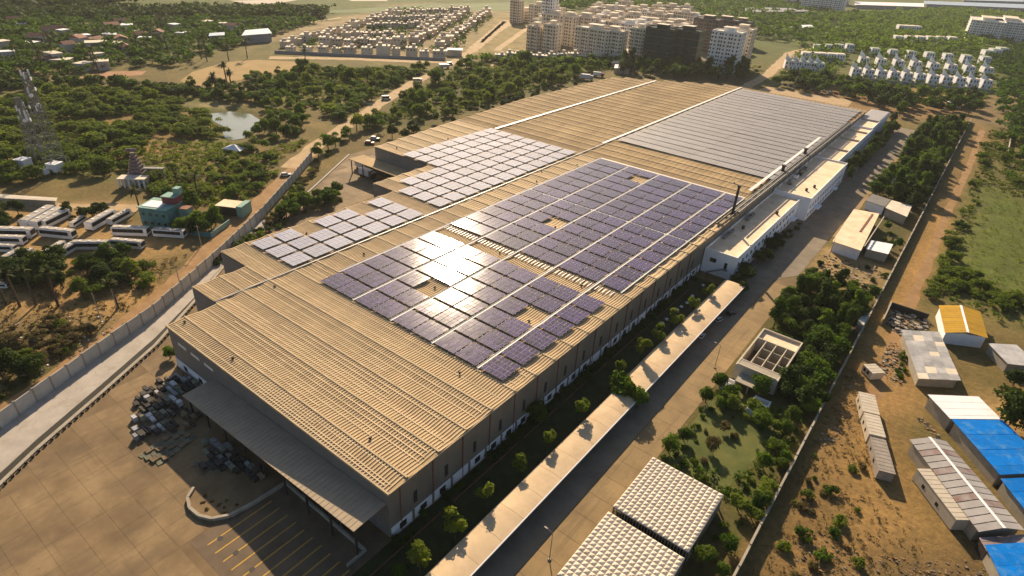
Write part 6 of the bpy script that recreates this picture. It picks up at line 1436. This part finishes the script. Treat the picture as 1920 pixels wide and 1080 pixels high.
shed('security_hut', 'grey roofed hut at the far end of the factory', 'hut', [(-270.8,494.4), (-258.4,507.3), (-266.4,520.1), (-277.0,509.7)], 4.5, m_flat, m_conk)
shed('gate_lodge', 'low white lodge in trees at the upper end of the site road', 'lodge', [(-25.9,577.1), (-16.0,583.8), (-17.6,601.9), (-26.8,596.0)], 4.0, m_white, m_cream)
shed('guard_hut', 'white roofed hut at the photo edge beyond the meadow', 'hut', [(17.2,654.1), (25.1,652.8), (24.5,679.5), (17.1,679.2)], 4.0, m_white, m_cream)
shed('brick_shed', 'long red brown roofed shed at the right edge', 'shed', [(14.3,569.3), (36.0,581.5), (35.9,602.7), (14.2,588.7)], 4.0, m_tile, m_cream)
for pts, lab in (([(17.8,544.9), (17.9,484.0), (18.0,447.5)], 'pale wall running down beside the orchard edge'),):
    t = thing('orchard_wall', lab, 'wall')
    for a, b_ in zip(pts, pts[1:]):
        a, b_ = Vector(a), Vector(b_); MB().prism([(a.x, a.y), (b_.x, b_.y), (b_.x+.4, b_.y), (a.x+.4, a.y)], 0, 2.4).part('wall', m_cream, t)

# ------------------------------------------------------------------ far village
hv = random.Random(3)
def hut(p, rz, w, d, h, label, tile):
    t = thing('village_house', label, 'house', (p[0], p[1], 0), rz, 'houses of the far village')
    MB().box(-w, w, -d, d, 0, h).part('wall', m_vill, t)
    if tile:
        MB().quad((-w-.5, -d-.5, h), (w+.5, -d-.5, h), (w+.5, 0, h+2.2), (-w-.5, 0, h+2.2)).quad((w+.5, d+.5, h), (-w-.5, d+.5, h), (-w-.5, 0, h+2.2), (w+.5, 0, h+2.2)).tri((-w, -d, h), (-w, 0, h+2.1), (-w, d, h)).tri((w, -d, h), (w, d, h), (w, 0, h+2.1)).part('roof', m_tile, t)
    else: MB().box(-w-.3, w+.3, -d-.3, d+.3, h+.01, h+.3).part('roof_slab', m_white if hv.random() < .5 else m_flat, t)
    for x in (-w*.5, w*.5): link('window', ew, t, (x, -d, 1.5))
VP = [(-658, 210, 1), (-640, 207, 0), (-650, 202, 1), (-675, 268, 1), (-648, 262, 0), (-628, 258, 0), (-654, 251, 1), (-587, 230, 1), (-553, 219, 1), (-605, 231, 0), (-576, 210, 0), (-570, 202, 0), (-594, 201, 1), (-578, 191, 0), (-571, 185, 1), (-616, 213, 0), (-529, 165, 0), (-539, 164, 0), (-535, 157, 1), (-531, 189, 0), (-503, 169, 0), (-500, 180, 0), (-604, 152, 0), (-736, 202, 1), (-715, 199, 0), (-633, 298, 0), (-644, 336, 0), (-618, 338, 0), (-591, 284, 0), (-582, 247, 0), (-596, 265, 1), (-605, 252, 1), (-608, 172, 0), (-619, 181, 1), (-596, 336, 1), (-568, 145, 0), (-570, 219, 0), (-597, 214, 1)]
for i, (x, y, tl) in enumerate(VP):
    lab = ('red tiled' if tl else 'pale flat roofed')+f' house in the far village trees, {nth(sum(1 for q in VP if q[2] == tl and q[0]+q[1]*.5 < x+y*.5))} from its left end'
    hut((x, y), hv.uniform(0, 3.1), hv.uniform(3.5, 6.5), hv.uniform(3, 5), hv.uniform(4, 7.5), lab, tl)

# ------------------------------------------------------------------ the dusty air over the plain
hz = MB().box(-6500, 6500, -2500, 8500, -3.0, 118.0).part('haze', [])
stuff(hz, 'thin golden dust haze over the plain', 'haze')
m_haze = bpy.data.materials.new('dust_haze'); m_haze.use_nodes = True
nt = m_haze.node_tree
nt.nodes.remove(nt.nodes['Principled BSDF'])
pv = nt.nodes.new('ShaderNodeVolumePrincipled')
pv.inputs['Color'].default_value = (0.90, 0.92, 0.92, 1); pv.inputs['Density'].default_value = 0.00006; pv.inputs['Anisotropy'].default_value = 0.25
nt.links.new(pv.outputs[0], nt.nodes['Material Output'].inputs['Volume'])
hz.data.materials.append(m_haze)
